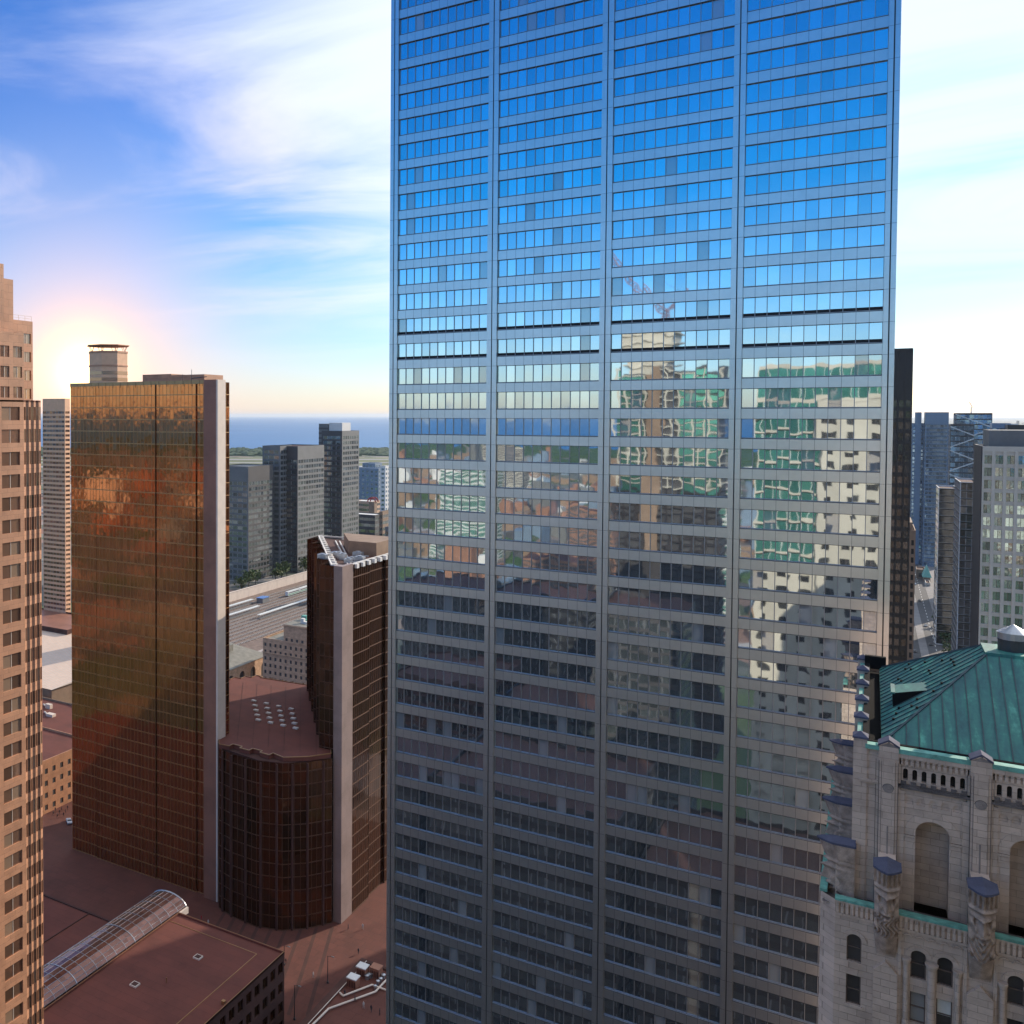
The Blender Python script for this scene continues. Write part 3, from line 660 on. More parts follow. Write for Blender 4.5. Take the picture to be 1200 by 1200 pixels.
def stone_tower():
    root = thing('stone_tower', 'old carved limestone tower with a steep green copper hip roof, filling the lower right corner', 'building', (10, 105, 0))
    P1, SP = 1.5, 5.6; piers = [P1 + SP * k for k in range(4)]; XL, XR = -0.5, 20.4
    YU, YL = 90.0, 87.5; ZT = 116.9; YB = 120.0
    fr = lambda Y: (lambda x, z, d: (x, Y + d, z))
    U, Lw = fr(YU), fr(YL)
    wall = MB(); open_ = []
    # upper storey front
    segs = [(XL, P1 - 0.62)] + [(p + 0.62, q - 0.62) for p, q in zip(piers, piers[1:])] + [(piers[-1] + 0.62, XR)]
    for i, (a, b) in enumerate(segs):
        c = (a + b) / 2
        if 0 < i < 4:
            hole = arch_panel(wall, U, a, b, ZT, 125.0, c, 1.04, ZT, 122.98, 1.6)
            # back of the deep loggia
            A = [(x, z) for x, z in hole]; wall.poly([U(x, z, 1.6) for x, z in A[::-1]][::-1])
            ring(wall, U, c, 1.06, 1.70, 122.98, 0, -0.05)
            for s in (-1, 1):
                bar(wall, U, c + s * 1.42 - 0.36, c + s * 1.42 + 0.36, 122.55, 122.72, 0, -0.10); bar(wall, U, c + s * 1.42 - 0.32, c + s * 1.42 + 0.32, 122.05, 122.5, 0, -0.05)
            bar(wall, U, a, a + 0.42, ZT, 126.1, 0, -0.12); bar(wall, U, b - 0.42, b, ZT, 126.1, 0, -0.12)
            # row of five small blind arches
            xs = [c - 1.46 + 0.73 * k for k in range(5)]
            edge = a
            for x in xs:
                e2 = x + 0.365; hole = arch_panel(wall, U, edge, e2 if x != xs[-1] else b, 125.0, 126.1, x, 0.25, 125.12, 125.42, 0.10, n=8)
                wall.poly([U(px, pz, 0.10) for px, pz in hole]); edge = e2
            flat = [(a, 126.1), (b, 126.1), (b, 126.9), (a, 126.9)]; wall.poly([U(x, z, 0) for x, z in flat])
            # loggia band of seven slots
            n = 7; st = (b - a) / (n + 0.55); edge = a
            for k in range(n):
                x = a + st * (k + 0.78); e2 = x + st / 2 if k < n - 1 else b
                hole = arch_panel(wall, U, edge, e2, 126.9, 128.0, x, 0.15, 126.92, 127.66, 0.45, n=6)
                open_.append([U(px, pz, 0.45) for px, pz in hole]); edge = e2
            wall.poly([U(x, z, 0) for x, z in ((a, 128.0), (b, 128.0), (b, 128.95), (a, 128.95))])
            for k in range(13):
                x = a + (b - a) * (k + 0.5) / 13; bar(wall, U, x - 0.10, x + 0.10, 128.12, 128.85, 0, -0.16); 
            bar(wall, U, a, b, 128.62, 128.95, 0, -0.22)
        else:
            wall.poly([U(x, z, 0) for x, z in ((a, ZT), (b, ZT), (b, 128.95), (a, 128.95))])
            bar(wall, U, a + 0.1, b - 0.02, 126.3, 126.55, 0, -0.28)
    for X, s in ((XL, -1), (XR, 1)):
        p = [(X, YB, ZT), (X, YU, ZT), (X, YU, 128.95), (X, YB, 128.95)]; wall.poly(p if s < 0 else p[::-1])
    wall.poly([(XL, YB, ZT), (XL, YB, 128.95), (XR, YB, 128.95), (XR, YB, ZT)])
    # lower block
    segl = [(-1.75, P1 - 0.75)] + [(p + 0.75, q - 0.75) for p, q in zip(piers, piers[1:])] + [(piers[-1] + 0.75, XR + 1.4)]
    zf = ZT - 0.6
    fl = 5.75; wins = []
    def sash(hole, xa, xb, za, zb, d, blind=False, arch=None):
        mb = MB(); m = 3 if blind else 0
        mb.poly([Lw(x, z, d) for x, z in hole], 0)
        zm = (za + zb) / 2
        if blind: mb.poly([Lw(x, z, d - 0.01) for x, z in ((xa, zm - 0.1), (xb, zm - 0.1), (xb, zb), (xa, zb))], 2)
        for (p, q, r, s) in ((xa, xb, za, za + 0.09), (xa, xb, zm - 0.04, zm + 0.04), (xa, xa + 0.07, za, zb), (xb - 0.07, xb, za, zb), (xa, xb, zb - 0.07, zb)): bar(mb, Lw, p, q, r, s, d, d - 0.08, 1)
        wins.append(mb)
    for i, (a, b) in enumerate(segl):
        c = (a + b) / 2; z1 = zf
        # top storey: arched, spandrel, straight-headed; then the same again further down
        xs = [c] if i in (0, 4) else [c - 0.79, c + 0.79]
        if i == 0: xs = [-0.48]
        ztop = z1
        for rep in range(3):
            off = rep * 7.6; zs = 114.55 - off; zb = 112.85 - off
            cuts = [a] + [(p + q) / 2 for p, q in zip(xs, xs[1:])] + [b]
            for x, ca, cb in zip(xs, cuts, cuts[1:]):
                hole = arch_panel(wall, Lw, ca, cb, 112.0 - off, ztop, x, 0.47, zb, zs, 0.30)
                sash(hole, x - 0.47, x + 0.47, zb, zs + 0.47, 0.28)
                ring(wall, Lw, x, 0.49, 0.79, zs, 0, -0.09)
                if rep == 0 and i not in (0, 4):
                    pass
                for k in range(6): bar(wall, Lw, x - 0.46 + k * 0.165, x - 0.46 + k * 0.165 + 0.10, 112.08 - off, 112.75 - off, 0, -0.04)
                rect_panel(wall, Lw, ca, cb, 108.9 - off, 112.0 - off, x - 0.47, x + 0.47, 109.5 - off, 111.8 - off, 0.30)
                sash([(x - 0.47, 109.5 - off), (x + 0.47, 109.5 - off), (x + 0.47, 111.8 - off), (x - 0.47, 111.8 - off)], x - 0.47, x + 0.47, 109.5 - off, 111.8 - off, 0.28, blind=(rep == 0 and i == 1 and x > c))
                bar(wall, Lw, x - 0.58, x + 0.58, 109.3 - off, 109.5 - off, 0, -0.12)
            ztop = 108.9 - off
        wall.poly([Lw(x, z, 0) for x, z in ((a, 0), (b, 0), (b, ztop), (a, ztop))])
        if 0 < i < 4:
            xs5 = [c - 1.46 + 0.73 * k for k in range(5)]
            for x in xs5: ring(wall, Lw, x, 0.20, 0.30, 115.85, 0, -0.10, n=8)
            bar(wall, Lw, a, a + 0.22, 90, 116.2, 0, -0.16); bar(wall, Lw, b - 0.22, b, 90, 116.2, 0, -0.16)
        # parapet frieze of small colonnettes
        nc = max(3, int((b - a) / 0.30))
        for k in range(nc):
            x = a + (b - a) * (k + 0.5) / nc; bar(wall, Lw, x - 0.095, x + 0.095, 116.45, 117.35, 0.02, -0.16)
        wall.poly([Lw(x, z, 0.02) for x, z in ((a, zf), (b, zf), (b, 117.4), (a, 117.4))])
        bar(wall, Lw, a, b, 116.30, 116.46, 0.02, -0.14); bar(wall, Lw, a, b, 117.30, 117.45, 0.3, -0.20)
        wall.poly([Lw(x, z, 0.45) for x, z in ((b, ZT), (a, ZT), (a, 117.45), (b, 117.45))])
    for p in piers:                                                   # buttresses under the heads
        bar(wall, Lw, p - 0.75, p + 0.75, 0, 112.9, 0, -0.42)
        i = len(wall.v); wall.v += [(p - 0.75, YL - 0.42, 112.9), (p, YL - 0.42, 113.7), (p + 0.75, YL - 0.42, 112.9), (p - 0.75, YL, 112.9), (p, YL, 113.7), (p + 0.75, YL, 112.9)]
        wall.f += [(i, i + 2, i + 1), (i, i + 1, i + 4, i + 3), (i + 1, i + 2, i + 5, i + 4)]; wall.m += [0, 0, 0]
        bar(wall, Lw, p - 0.75, p + 0.75, 112.85, 117.4, 0.05, 0.0)
    # chamfered corner and flanks of the lower block, terrace floor
    CH = [(-1.75, YL), (-2.75, YL + 1.0), (-2.75, YB + 2)]
    for (xa, ya), (xb, yb) in zip(CH, CH[1:]): wall.poly([(xb, yb, 0), (xa, ya, 0), (xa, ya, 117.4), (xb, yb, 117.4)])
    wall.poly([(XR + 1.4, YL, 0), (XR + 1.4, YB + 2, 0), (XR + 1.4, YB + 2, 117.4), (XR + 1.4, YL, 117.4)])
    wall.poly([(-2.75, YB + 2, 0), (-2.75, YB + 2, 117.4), (XR + 1.4, YB + 2, 117.4), (XR + 1.4, YB + 2, 0)])
    wall.build('wall', 'stone', root)
    fl = MB(); fl.poly([(-2.6, YL + 0.3, ZT), (XR + 1.3, YL + 0.3, ZT), (XR + 1.3, YB + 2, ZT), (-2.6, YB + 2, ZT)]); fl.build('terrace_floor', 'soot', root)
    for p in open_:
        mb = MB(); mb.poly(p); mb.build('slot_opening', 'dark', root)
    for mb in wins: mb.build('window', ['cglass', 'sash', 'white'], root)
    # columns between the paired windows
    for i, (a, b) in enumerate(segl[1:4]):
        c = (a + b) / 2
        for x, r in ((c, 0.24), (c - 1.52, 0.17), (c + 1.52, 0.17)):
            mb = MB(); zc = 114.2
            mb.lathe((x, YL - 0.16, 0), [(r * 1.35, 109.2), (r * 1.35, 109.5), (r, 109.65), (r * 0.96, zc - 0.45), (r * 1.1, zc - 0.42), (r * 1.05, zc - 0.36), (r * 1.7, zc), (r * 1.75, zc + 0.14), (0.02, zc + 0.14)], 14)
            mb.build('column', 'stone', root, smooth=False)
    # soot stained ledge under the slots
    for p, q in zip(piers, piers[1:]):
        mb = MB(); a, b = p + 0.62, q - 0.62
        bar(mb, U, a, b, 126.30, 126.50, 0, -0.26); bar(mb, U, a, b, 126.50, 126.62, 0, -0.16)
        for k in range(7):
            x = a + (b - a) * (k + 0.55) / 7.1; bar(mb, U, x - 0.17, x + 0.17, 126.62, 126.84, 0, -0.2)
        mb.build('ledge', 'soot', root)
    # piers with gabled lead caps and a carved roundel
    for p in piers:
        mb = MB(); bar(mb, U, p - 0.62, p + 0.62, ZT, 129.35, 0.05, -0.34, 0); bar(mb, U, p - 0.42, p + 0.42, ZT, 128.4, 0.05, -0.46, 0)
        ring(mb, U, p, 0.34, 0.385, 126.15, -0.46, -0.465, 3); ring(mb, U, p, 0.02, 0.34, 126.15, -0.46, -0.50, 1); ring(mb, lambda x, z, d: U(x, 2 * 126.15 - z, d), p, 0.02, 0.34, 126.15, -0.46, -0.50, 1)
        bar(mb, U, p - 0.05, p + 0.05, 117.5, 123.2, -0.46, -0.48, 1); bar(mb, U, p - 0.07, p + 0.07, 119.75, 119.9, -0.46, -0.5, 2)
        for s in (-1, 1):
            bar(mb, U, p + s * 0.70 - 0.08, p + s * 0.70 + 0.08, ZT, 128.6, 0.05, -0.16, 0); bar(mb, U, p + s * 0.605 - 0.015, p + s * 0.605 + 0.02, ZT + 0.1, 128.2, 0, -0.345, 3); bar(mb, U, p + s * 0.80 - 0.015, p + s * 0.80 + 0.015, ZT + 0.1, 128.2, 0, -0.02, 3); bar(mb, U, p + s * 0.44 - 0.012, p + s * 0.44 + 0.012, ZT + 0.1, 128.2, 0, -0.35, 3)  # thin dark lines put recess shade into the pier edges' colour
        i = len(mb.v); f, k = -0.34, 0.9
        mb.v += [U(p - 0.62, 129.35, f), U(p, 129.72, f), U(p + 0.62, 129.35, f), U(p - 0.62, 129.35, k), U(p, 129.72, k), U(p + 0.62, 129.35, k)]
        mb.f += [(i, i + 2, i + 1)]; mb.m += [1]
        bar(mb, U, p - 0.62, p + 0.62, 128.2, 129.35, 0.9, 0.02, 1)
        pr = mb.build('pier', ['stone', 'stone_dk', 'dark', 'soot'], root)
        cp = MB(); i = 0
        cp.v = [U(p - 0.70, 129.33, f - 0.07), U(p, 129.78, f - 0.07), U(p + 0.70, 129.33, f - 0.07), U(p - 0.70, 129.33, k), U(p, 129.78, k), U(p + 0.70, 129.33, k), U(p - 0.70, 129.48, f - 0.07), U(p, 129.93, f - 0.07), U(p + 0.70, 129.48, f - 0.07), U(p - 0.70, 129.48, k), U(p, 129.93, k), U(p + 0.70, 129.48, k)]
        cp.f = [(0, 1, 7, 6), (1, 2, 8, 7), (6, 7, 10, 9), (7, 8, 11, 10), (0, 6, 9, 3), (2, 5, 11, 8)]; cp.m = [0] * 6
        cp.build('pier_cap', 'lead', pr)
    for yy in (90.4, 96.5, 102.5, 108.5, 114.5, 119.6):               # the same piers seen on the left edge
        mb = MB(); mb.box(XL - 0.28, XL + 0.62, yy - 0.55, yy + 0.55, ZT, 129.6, 0); q = mb.build('pier', 'stone', root)
        cp = MB(); cp.prism([(XL - 0.35, yy - 0.62), (XL + 0.7, yy - 0.62), (XL + 0.7, yy + 0.62), (XL - 0.35, yy + 0.62)], 129.6, 129.75); cp.v += [(XL - 0.35, yy - 0.62, 129.75), (XL + 0.7, yy - 0.62, 129.75), (XL + 0.7, yy + 0.62, 129.75), (XL - 0.35, yy + 0.62, 129.75), (XL + 0.17, yy, 130.1)]
        i = len(cp.v) - 5; cp.f += [(i, i + 1, i + 4), (i + 1, i + 2, i + 4), (i + 2, i + 3, i + 4), (i + 3, i, i + 4)]; cp.m += [0] * 4
        cp.build('pier_cap', 'lead', q)
    # copings of green copper
    for (a, b) in segl:
        mb = MB(); bar(mb, Lw, a, b, 117.45, 117.62, 0.5, -0.24); mb.build('coping', 'copper_lt', root)
    mb = MB(); mb.box(-2.8, -2.3, YL + 0.9, YB, 117.4, 117.62); mb.build('coping', 'copper_lt', root)
    mb = MB()
    for (a, b) in segs[1:4] + [(XL + 0.5, P1 - 0.62), (piers[-1] + 0.62, XR)]: bar(mb, U, a, b, 128.95, 129.30, 0.5, -0.26)
    mb.poly([(XL + 0.3, YU + 0.5, 129.25), (XR, YU + 0.5, 129.25), (XR, YU + 1.15, 129.15), (XL + 0.3, YU + 1.15, 129.15)])
    mb.box(XL - 0.06, XL + 0.30, YU + 0.9, YB, 128.9, 129.3)
    mb.build('eaves', 'copper_lt', root)
    mb = MB(); mb.box(XL + 0.3, 20.2, YU + 1.12, YU + 1.5, 128.6, 129.22); mb.box(XL + 0.32, 0.25, YU + 1.5, YB - 0.6, 128.6, 129.45); mb.box(0.25, 1.05, YU + 1.5, YB - 0.6, 128.3, 128.5); mb.box(XL + 0.3, 1.6, YB - 1.4, YB - 0.8, 128.9, 130.2)
    mb.build('gutter', 'gutter', root)
    # hip roof with standing seams
    x0, x1, y0, y1, ze = 1.05, 19.6, YU + 1.5, YB - 1.0, 129.0
    ax0, ax1, ay0, ay1, za = 8.3, 12.3, 103.0, 107.0, 134.75
    roof = MB()
    E = [(x0, y0, ze), (x1, y0, ze), (x1, y1, ze), (x0, y1, ze)]; T = [(ax0, ay0, za), (ax1, ay0, za), (ax1, ay1, za), (ax0, ay1, za)]
    for k in range(4): roof.poly([E[k], E[(k + 1) % 4], T[(k + 1) % 4], T[k]])
    roof.poly(T)
    roof.box(ax0 - 0.1, ax1 + 0.1, ay0 - 0.1, ay1 + 0.1, za - 0.05, za + 0.22)
    def seam(p, q, r=0.065, lift=0.04):
        p, q = Vector(p) + Vector((0, 0, lift)), Vector(q) + Vector((0, 0, lift)); roof.tube(p, q, r, 4, 1)
    def slope_pt(k, s, t):
        a = Vector(E[k]).lerp(Vector(E[(k + 1) % 4]), s); b = Vector(T[k]).lerp(Vector(T[(k + 1) % 4]), s); return a.lerp(b, t)
    def clipped(k, along, n):
        e0, e1, t0, t1 = Vector(E[k]), Vector(E[(k + 1) % 4]), Vector(T[k]), Vector(T[(k + 1) % 4]); ln = (e1 - e0).length; u = (e1 - e0) / ln
        ta, tb = (t0 - e0).dot(u), (t1 - e0).dot(u); perp = (t0 - e0) - u * ta
        for j in range(1, n):
            s = ln * j / n; t = 1.0
            if s < ta: t = s / ta
            elif s > tb: t = (ln - s) / (ln - tb)
            yield e0 + u * s, e0 + u * s + perp * t
    for k, n in ((0, 23), (3, 21), (1, 30)):
        for p, q in clipped(k, 0, n): seam(p, q, 0.05 if k == 0 else 0.045)
    for k in range(4): seam(E[k], T[k], 0.10)
    rf = roof.build('roof', ['copper', 'seam'], root)
    rnd = random.Random(5); sn = MB()
    for p, q in list(clipped(3, 0, 21)):
        for t in (0.25, 0.5, 0.72):
            if rnd.random() < 0.45 and (q - p).length > 4: c = p.lerp(q, t); sn.box(c.x - 0.08, c.x + 0.08, c.y - 0.16, c.y + 0.16, c.z, c.z + 0.16)
    sn.build('snow_guard', 'gutter', rf)
    dm = MB(); yc = 101.0
    dm.poly([(1.9, yc, 130.9), (5.0, yc - 0.1, 131.75), (5.0, yc + 3.0, 131.75), (1.9, yc + 3.0, 130.9)], 0); dm.poly([(1.9, yc, 130.9), (1.9, yc, 129.7), (5.0, yc - 0.1, 131.74)], 1)
    dm.poly([(1.9, yc + 3.0, 129.6), (1.9, yc, 129.6), (1.9, yc, 130.9), (1.9, yc + 3.0, 130.9)], 1)
    dm.box(1.75, 2.05, yc - 0.12, yc + 3.1, 130.85, 131.0, 0)
    dm.build('dormer', ['copper', 'gutter'], rf)
    vt = MB(); c = (10.2, 105, 0); vt.lathe(c, [(1.02, za), (1.02, za + 1.15), (1.10, za + 1.16), (1.10, za + 1.2), (1.0, za + 1.22)], 24)
    vn = vt.build('roof_vent', 'steel_dark', rf)
    vt = MB(); vt.lathe(c, [(1.04, za + 1.2), (1.06, za + 1.75), (1.14, za + 1.77), (0.02, za + 2.45)], 24); vt.build('vent_cowl', 'zinc', vn)
    # carved heads, four kinds of beard, with lead caps
    zt = 121.05; prev = {}
    spots = [(p, YL - 0.0, 0.0, i % 2) for i, p in enumerate(piers)] + [(-0.85, y, -90, k % 2) for k, y in enumerate((89.9, 99.4, 108.3, 117.5))]
    for x, y, rz, kind in spots:
        rot = Matrix.Rotation(R(rz), 4, 'Z')
        for mk, mat, nm, z in ((carved_head(kind=kind), 'stone_carved', 'carved_head', zt), (cap_mesh(), 'lead', 'head_cap', zt)):
            mb = MB(); mb.v = [tuple(rot @ Vector(v) + Vector((x, y, z))) for v in mk.v]; mb.f = mk.f; mb.m = mk.m
            par = root if nm == 'carved_head' else prev['h']
            o = mb.build(nm, mat, par, smooth=(nm == 'carved_head'))
            if nm == 'carved_head': prev['h'] = o
        if rz:                                                      # arched fin wall behind each flank head
            fw = MB(); m3 = lambda xx, z, d: (xx, y - 0.6 + d, z)
            arch_panel(fw, m3, -1.8, -0.5, ZT, zt, -1.1, 0.42, ZT, 119.2, 1.2)
            for q in (-1.8, -0.5): pass
            fw.poly([(-0.5, y + 0.6, ZT), (-1.8, y + 0.6, ZT), (-1.8, y + 0.6, zt), (-0.5, y + 0.6, zt)])
            fw.box(-1.4, -0.45, y - 0.85, y + 0.85, zt, zt + 0.18, 1); fw.box(-1.85, -0.7, y + 0.1, y + 0.62, ZT, 119.0, 2)
            fw.build('fin_wall', ['stone', 'lead', 'dark'], root)
        else:
            fw = MB(); fw.box(x - 0.55, x + 0.55, y + 0.25, YU - 0.3, ZT, zt, 0); fw.build('fin_wall', 'stone', root)
stone_tower()
# ------------------------------------------------------------------ gold glass towers and the hall between them
def band(pts, z0, z1, pane, line=0.28):
    """one storey of curtain wall along a path of points, each pane its own facet"""
    mb = MB()
    for (xa, ya), (xb, yb) in zip(pts, pts[1:]):
        a, b = Vector((xa, ya, 0)), Vector((xb, yb, 0)); ln = (b - a).length
        if ln < 0.05: continue
        u = (b - a) / ln; n = Vector((u.y, -u.x, 0)); k = max(1, round(ln / pane)); w = ln / k
        for j in range(k): flat_rect(mb, a, u, n, j * w + 0.03, (j + 1) * w - 0.03, z0 + line, z1, 0, 0)
        for j in range(k + 1): slab(mb, a, u, n, j * w - 0.05, j * w + 0.05, z0 + line, z1, -0.1, 0.05, 1)
        slab(mb, a, u, n, 0, ln, z0, z0 + line, -0.1, 0.10, 1)
    return mb
def gold_tower_south():
    root = thing('gold_tower', 'taller tower of orange gold mirror glass with a stone fin painted paler on its sunlit side, below the low sun', 'skyscraper', (-200, 270, 0))
    TOP = 165.6; fl = 41; fh = TOP / fl; y = 247.2
    front = [(-232.6, y + 0.35), (-220.6, y + 0.35), (-220.6, y), (-194.5, y), (-194.5, y + 0.3), (-178.2, y + 0.3), (-178.2, y + 0.7), (-174.3, y + 0.7)]
    back = [(-169.7, 250.6), (-169.7, 254.0), (-173, 257.5), (-174.5, 257.5), (-179, 262), (-180.5, 262), (-186, 268)]
    wins = []
    for k in range(fl):
        wins.append((1.0 + k * 0.001, band(front, k * fh, (k + 1) * fh, 1.55))); wins.append((0.1 + k * 0.001, band(back, k * fh, (k + 1) * fh, 1.6)))
    windows_parts(wins, root, 'window_band', ['gold', 'gold_line'])
    w = MB(); w.prism([(-232.4, y + 1.3), (-170, y + 1.6), (-170, 253.8), (-186, 268), (-228, 308), (-232.4, 308)], 0, TOP - 1.4, 0)
    w.box(-232.6, -174.3, y - 0.02, y + 1.2, TOP - 0.5, TOP + 0.7, 1)
    for xx in range(18): w.box(-232.6 + xx * 3.3, -232.5 + xx * 3.3, y - 0.06, y, TOP - 1.2, TOP + 0.6, 0)
    w.build('roof', ['roofdk', 'gold_line'], root)
    f = MB(); f.box(-174.3, -169.5, y - 0.9, y + 1.6, 0, TOP + 0.7, 0); f.build('corner_fin', 'mauve', root)
    f = MB(); f.box(-169.5, -168.9, y - 0.9, y + 3.6, 0, TOP + 0.7, 0); f.build('lit_side_strip', 'paleband', root)  # sunlit side of the fin, coloured paler than its front
    p = MB(); p.box(-209.5, -197, y + 12, y + 24, TOP - 1.4, TOP + 3.6); p.build('penthouse', 'beige', root)
    p = MB(); p.box(-196, -181, y + 9, y + 20, TOP - 1.4, TOP + 3.0); p.build('penthouse', 'beige', root)
    a = MB(); a.tube((-184, y + 6, TOP - 1), (-184, y + 6, TOP + 4.5), 0.09, 5); a.tube((-184, y + 6, TOP + 1.6), (-176.5, y + 4, TOP + 1.9), 0.14, 5); a.tube((-187, y + 5, TOP - 1), (-187, y + 5, TOP + 3), 0.07, 5)
    a.build('antenna', 'steel_dark', root)
gold_tower_south()
def gold_tower_north():
    root = thing('gold_tower', 'shorter dark bronze and gold glass tower with a grey corner column, rooftop machines on show', 'skyscraper', (-145, 295, 0))
    TOP = 109.0; fl = 27; fh = TOP / fl; wins = []
    right = [(-130.65, 264.3), (-130.65, 276), (-131.2, 276), (-131.2, 288), (-130.5, 288), (-130.5, 322)]
    diag = []; n = 6; a, b = Vector((-173.0, 320.0, 0)), Vector((-133.9, 259.0, 0))
    for k in range(n):
        p, q = a.lerp(b, k / n), a.lerp(b, (k + 1) / n); diag += [(p.x, p.y), (p.x + (q.x - p.x) * 0.15, q.y + 0.0), (q.x, q.y)]
    for k in range(fl):
        wins.append((1 + k * 0.001, band(right, k * fh, (k + 1) * fh, 1.5))); wins.append((0.8 + k * 0.001, band(diag, k * fh, (k + 1) * fh, 1.6, 0.2)))
    for s, mb in wins: mb.build('window_band', ['bronze', 'bronze_line'], root)
    w = MB(); core = [(-173, 320.6), (-136, 260.4), (-131.7, 260.4), (-131.7, 322), (-172, 322)][::-1]
    core = core[::-1]
    w.prism(core, 0, TOP - 0.9, 0)
    for (p, q) in zip(core, core[1:] + core[:1]):
        w.tube((p[0], p[1], TOP - 0.1), (q[0], q[1], TOP - 0.1), 0.35, 4, 1)
    for off in (4.5, 6.2):
        w.tube((-168 + off, 316, TOP - 0.7), (-136 + off * 0.72, 265.5, TOP - 0.7), 0.28, 4, 1)
    for k in range(14):
        t = k / 13; w.box(-131.0, -129.9, 265.5 + t * 55, 267.1 + t * 55, TOP - 1.2, TOP + 0.1, 1)
        p = Vector((-172, 319.5, 0)).lerp(Vector((-137, 263, 0)), t); w.box(p.x - 0.3, p.x + 1.5, p.y - 0.6, p.y + 0.6, TOP - 0.9, TOP + 0.1, 1)
    w.build('roof', ['roofdk', 'white'], root)
    f = MB(); f.prism([(-133.8, 257.6), (-133.4, 257.0), (-132.0, 257.0), (-132.0, 260.3), (-133.8, 260.3)], 0, TOP + 0.4, 0); f.build('corner_column', 'greypier', root)
    f = MB(); f.box(-132.0, -130.6, 257.0, 264.3, 0, TOP + 0.4, 0); f.build('corner_column', 'greypier', root)
    p = MB(); p.prism([(-145, 290), (-134.8, 290), (-134.8, 308), (-156, 308)], TOP - 0.9, TOP + 3.6); p.build('penthouse', 'brown', root)
    rnd = random.Random(2)
    for k in range(9):
        x = -147 + k * 1.6; y = 271 + rnd.uniform(0, 14); u = MB(); s = rnd.uniform(0.8, 1.6); h = rnd.uniform(1, 2.4)
        u.box(x - s, x + s, y - s * 0.7, y + s * 0.7, TOP - 0.9, TOP - 0.9 + h); u.lathe((x, y, TOP - 0.9 + h), [(s * 0.5, 0), (s * 0.55, 0.3), (0.05, 0.35)], 10)
        u.tube((x + s, y, TOP - 0.4), (x + s + 1.8, y + 1, TOP - 0.4), 0.18, 6); u.build('rooftop_unit', 'zinc', root)
gold_tower_north()
def atrium():
    root = thing('banking_hall', 'low dark glass hall, red brown roof with small skylights, between the gold towers', 'building', (-165, 280, 0))
    Z = 52.0
    near = [(-166.5, 243.6)]; n = 9; a, b = Vector((-166.5, 243.6, 0)), Vector((-133.5, 256.0, 0))
    for k in range(5):
        x = -166.5 + 3.6 * k; near += [(x + 3.6, 243.9 + 0.1 * k + (1.9 if k % 2 else 0)), (x + 3.6, 243.9 + 0.1 * k + (0.4 if k % 2 else 2.0))]
    near += [(-144, 245.0), (-138, 250), (-133.8, 256.2)]
    far = []; p0, p1 = Vector((-169, 319, 0)), Vector((-196, 317, 0)); p2 = Vector((-207, 303, 0))
    for k in range(6):
        p = p0.lerp(p1, k / 6); q = p0.lerp(p1, (k + 1) / 6); far += [(p.x, p.y), (p.x, p.y - 1.6), (q.x, q.y - 1.6)]
    for k in range(4):
        p = p1.lerp(p2, k / 4); q = p1.lerp(p2, (k + 1) / 4); far += [(p.x, p.y), (q.x, p.y)]
    poly = near + far + [(-207, 303)]
    r = MB(); r.prism(poly, Z - 1.2, Z, 0)
    for k in range(1, 7):
        c = -170 + k * 6; 
        p, q = Vector((-203 + k * 5.4, 304 + k * 1.6, Z + 0.02)), Vector((-167.5 + k * 5.0, 246.5 + k * 1.2, Z + 0.02)); r.tube(p, q, 0.09, 4, 1)
    for (p, q) in zip(poly, poly[1:] + poly[:1]): r.tube((p[0], p[1], Z + 0.15), (q[0], q[1], Z + 0.15), 0.16, 4, 2)
    rf = r.build('roof', ['roofred', 'roofdk', 'gold_line'], root)
    for cc in range(4):
        for k in range(5):
            q = onZ(297.5 + cc * 14.6 + k * 1.3, 822 + cc * 3.2 + k * 5.6, Z); m = MB()
            m.box(q.x - 0.85, q.x + 0.85, q.y - 0.55, q.y + 0.55, Z, Z + 0.5); m.build('skylight', 'white', rf)
    pts = [(-166.5, 243.6), (-160, 241.6), (-151, 241.0), (-143.5, 243.6), (-138, 248.6), (-133.2, 255.8)]; fh = 4.0
    for k in range(13): band(pts, k * fh - (0.0), min((k + 1) * fh, Z - 1.2), 1.8, 0.25).build('window_band', ['bronze', 'bronze_line'], root)
    w = MB(); w.prism([(-166, 244.5), (-151, 242), (-143, 244.5), (-134, 256.5), (-171, 314), (-195, 314), (-204, 303)], 0, Z - 1.3); w.build('wall', 'roofdk', root)
    for k in range(8):
        t = (k + 0.5) / 8; i = min(4, int(t * 5)); s = t * 5 - i; x = pts[i][0] + (pts[i + 1][0] - pts[i][0]) * s; y = pts[i][1] + (pts[i + 1][1] - pts[i][1]) * s
        c = MB(); c.box(x - 0.25, x + 0.25, y - 0.7, y - 0.1, 0, 50.5); c.build('fin', 'roofdk', root)
atrium()

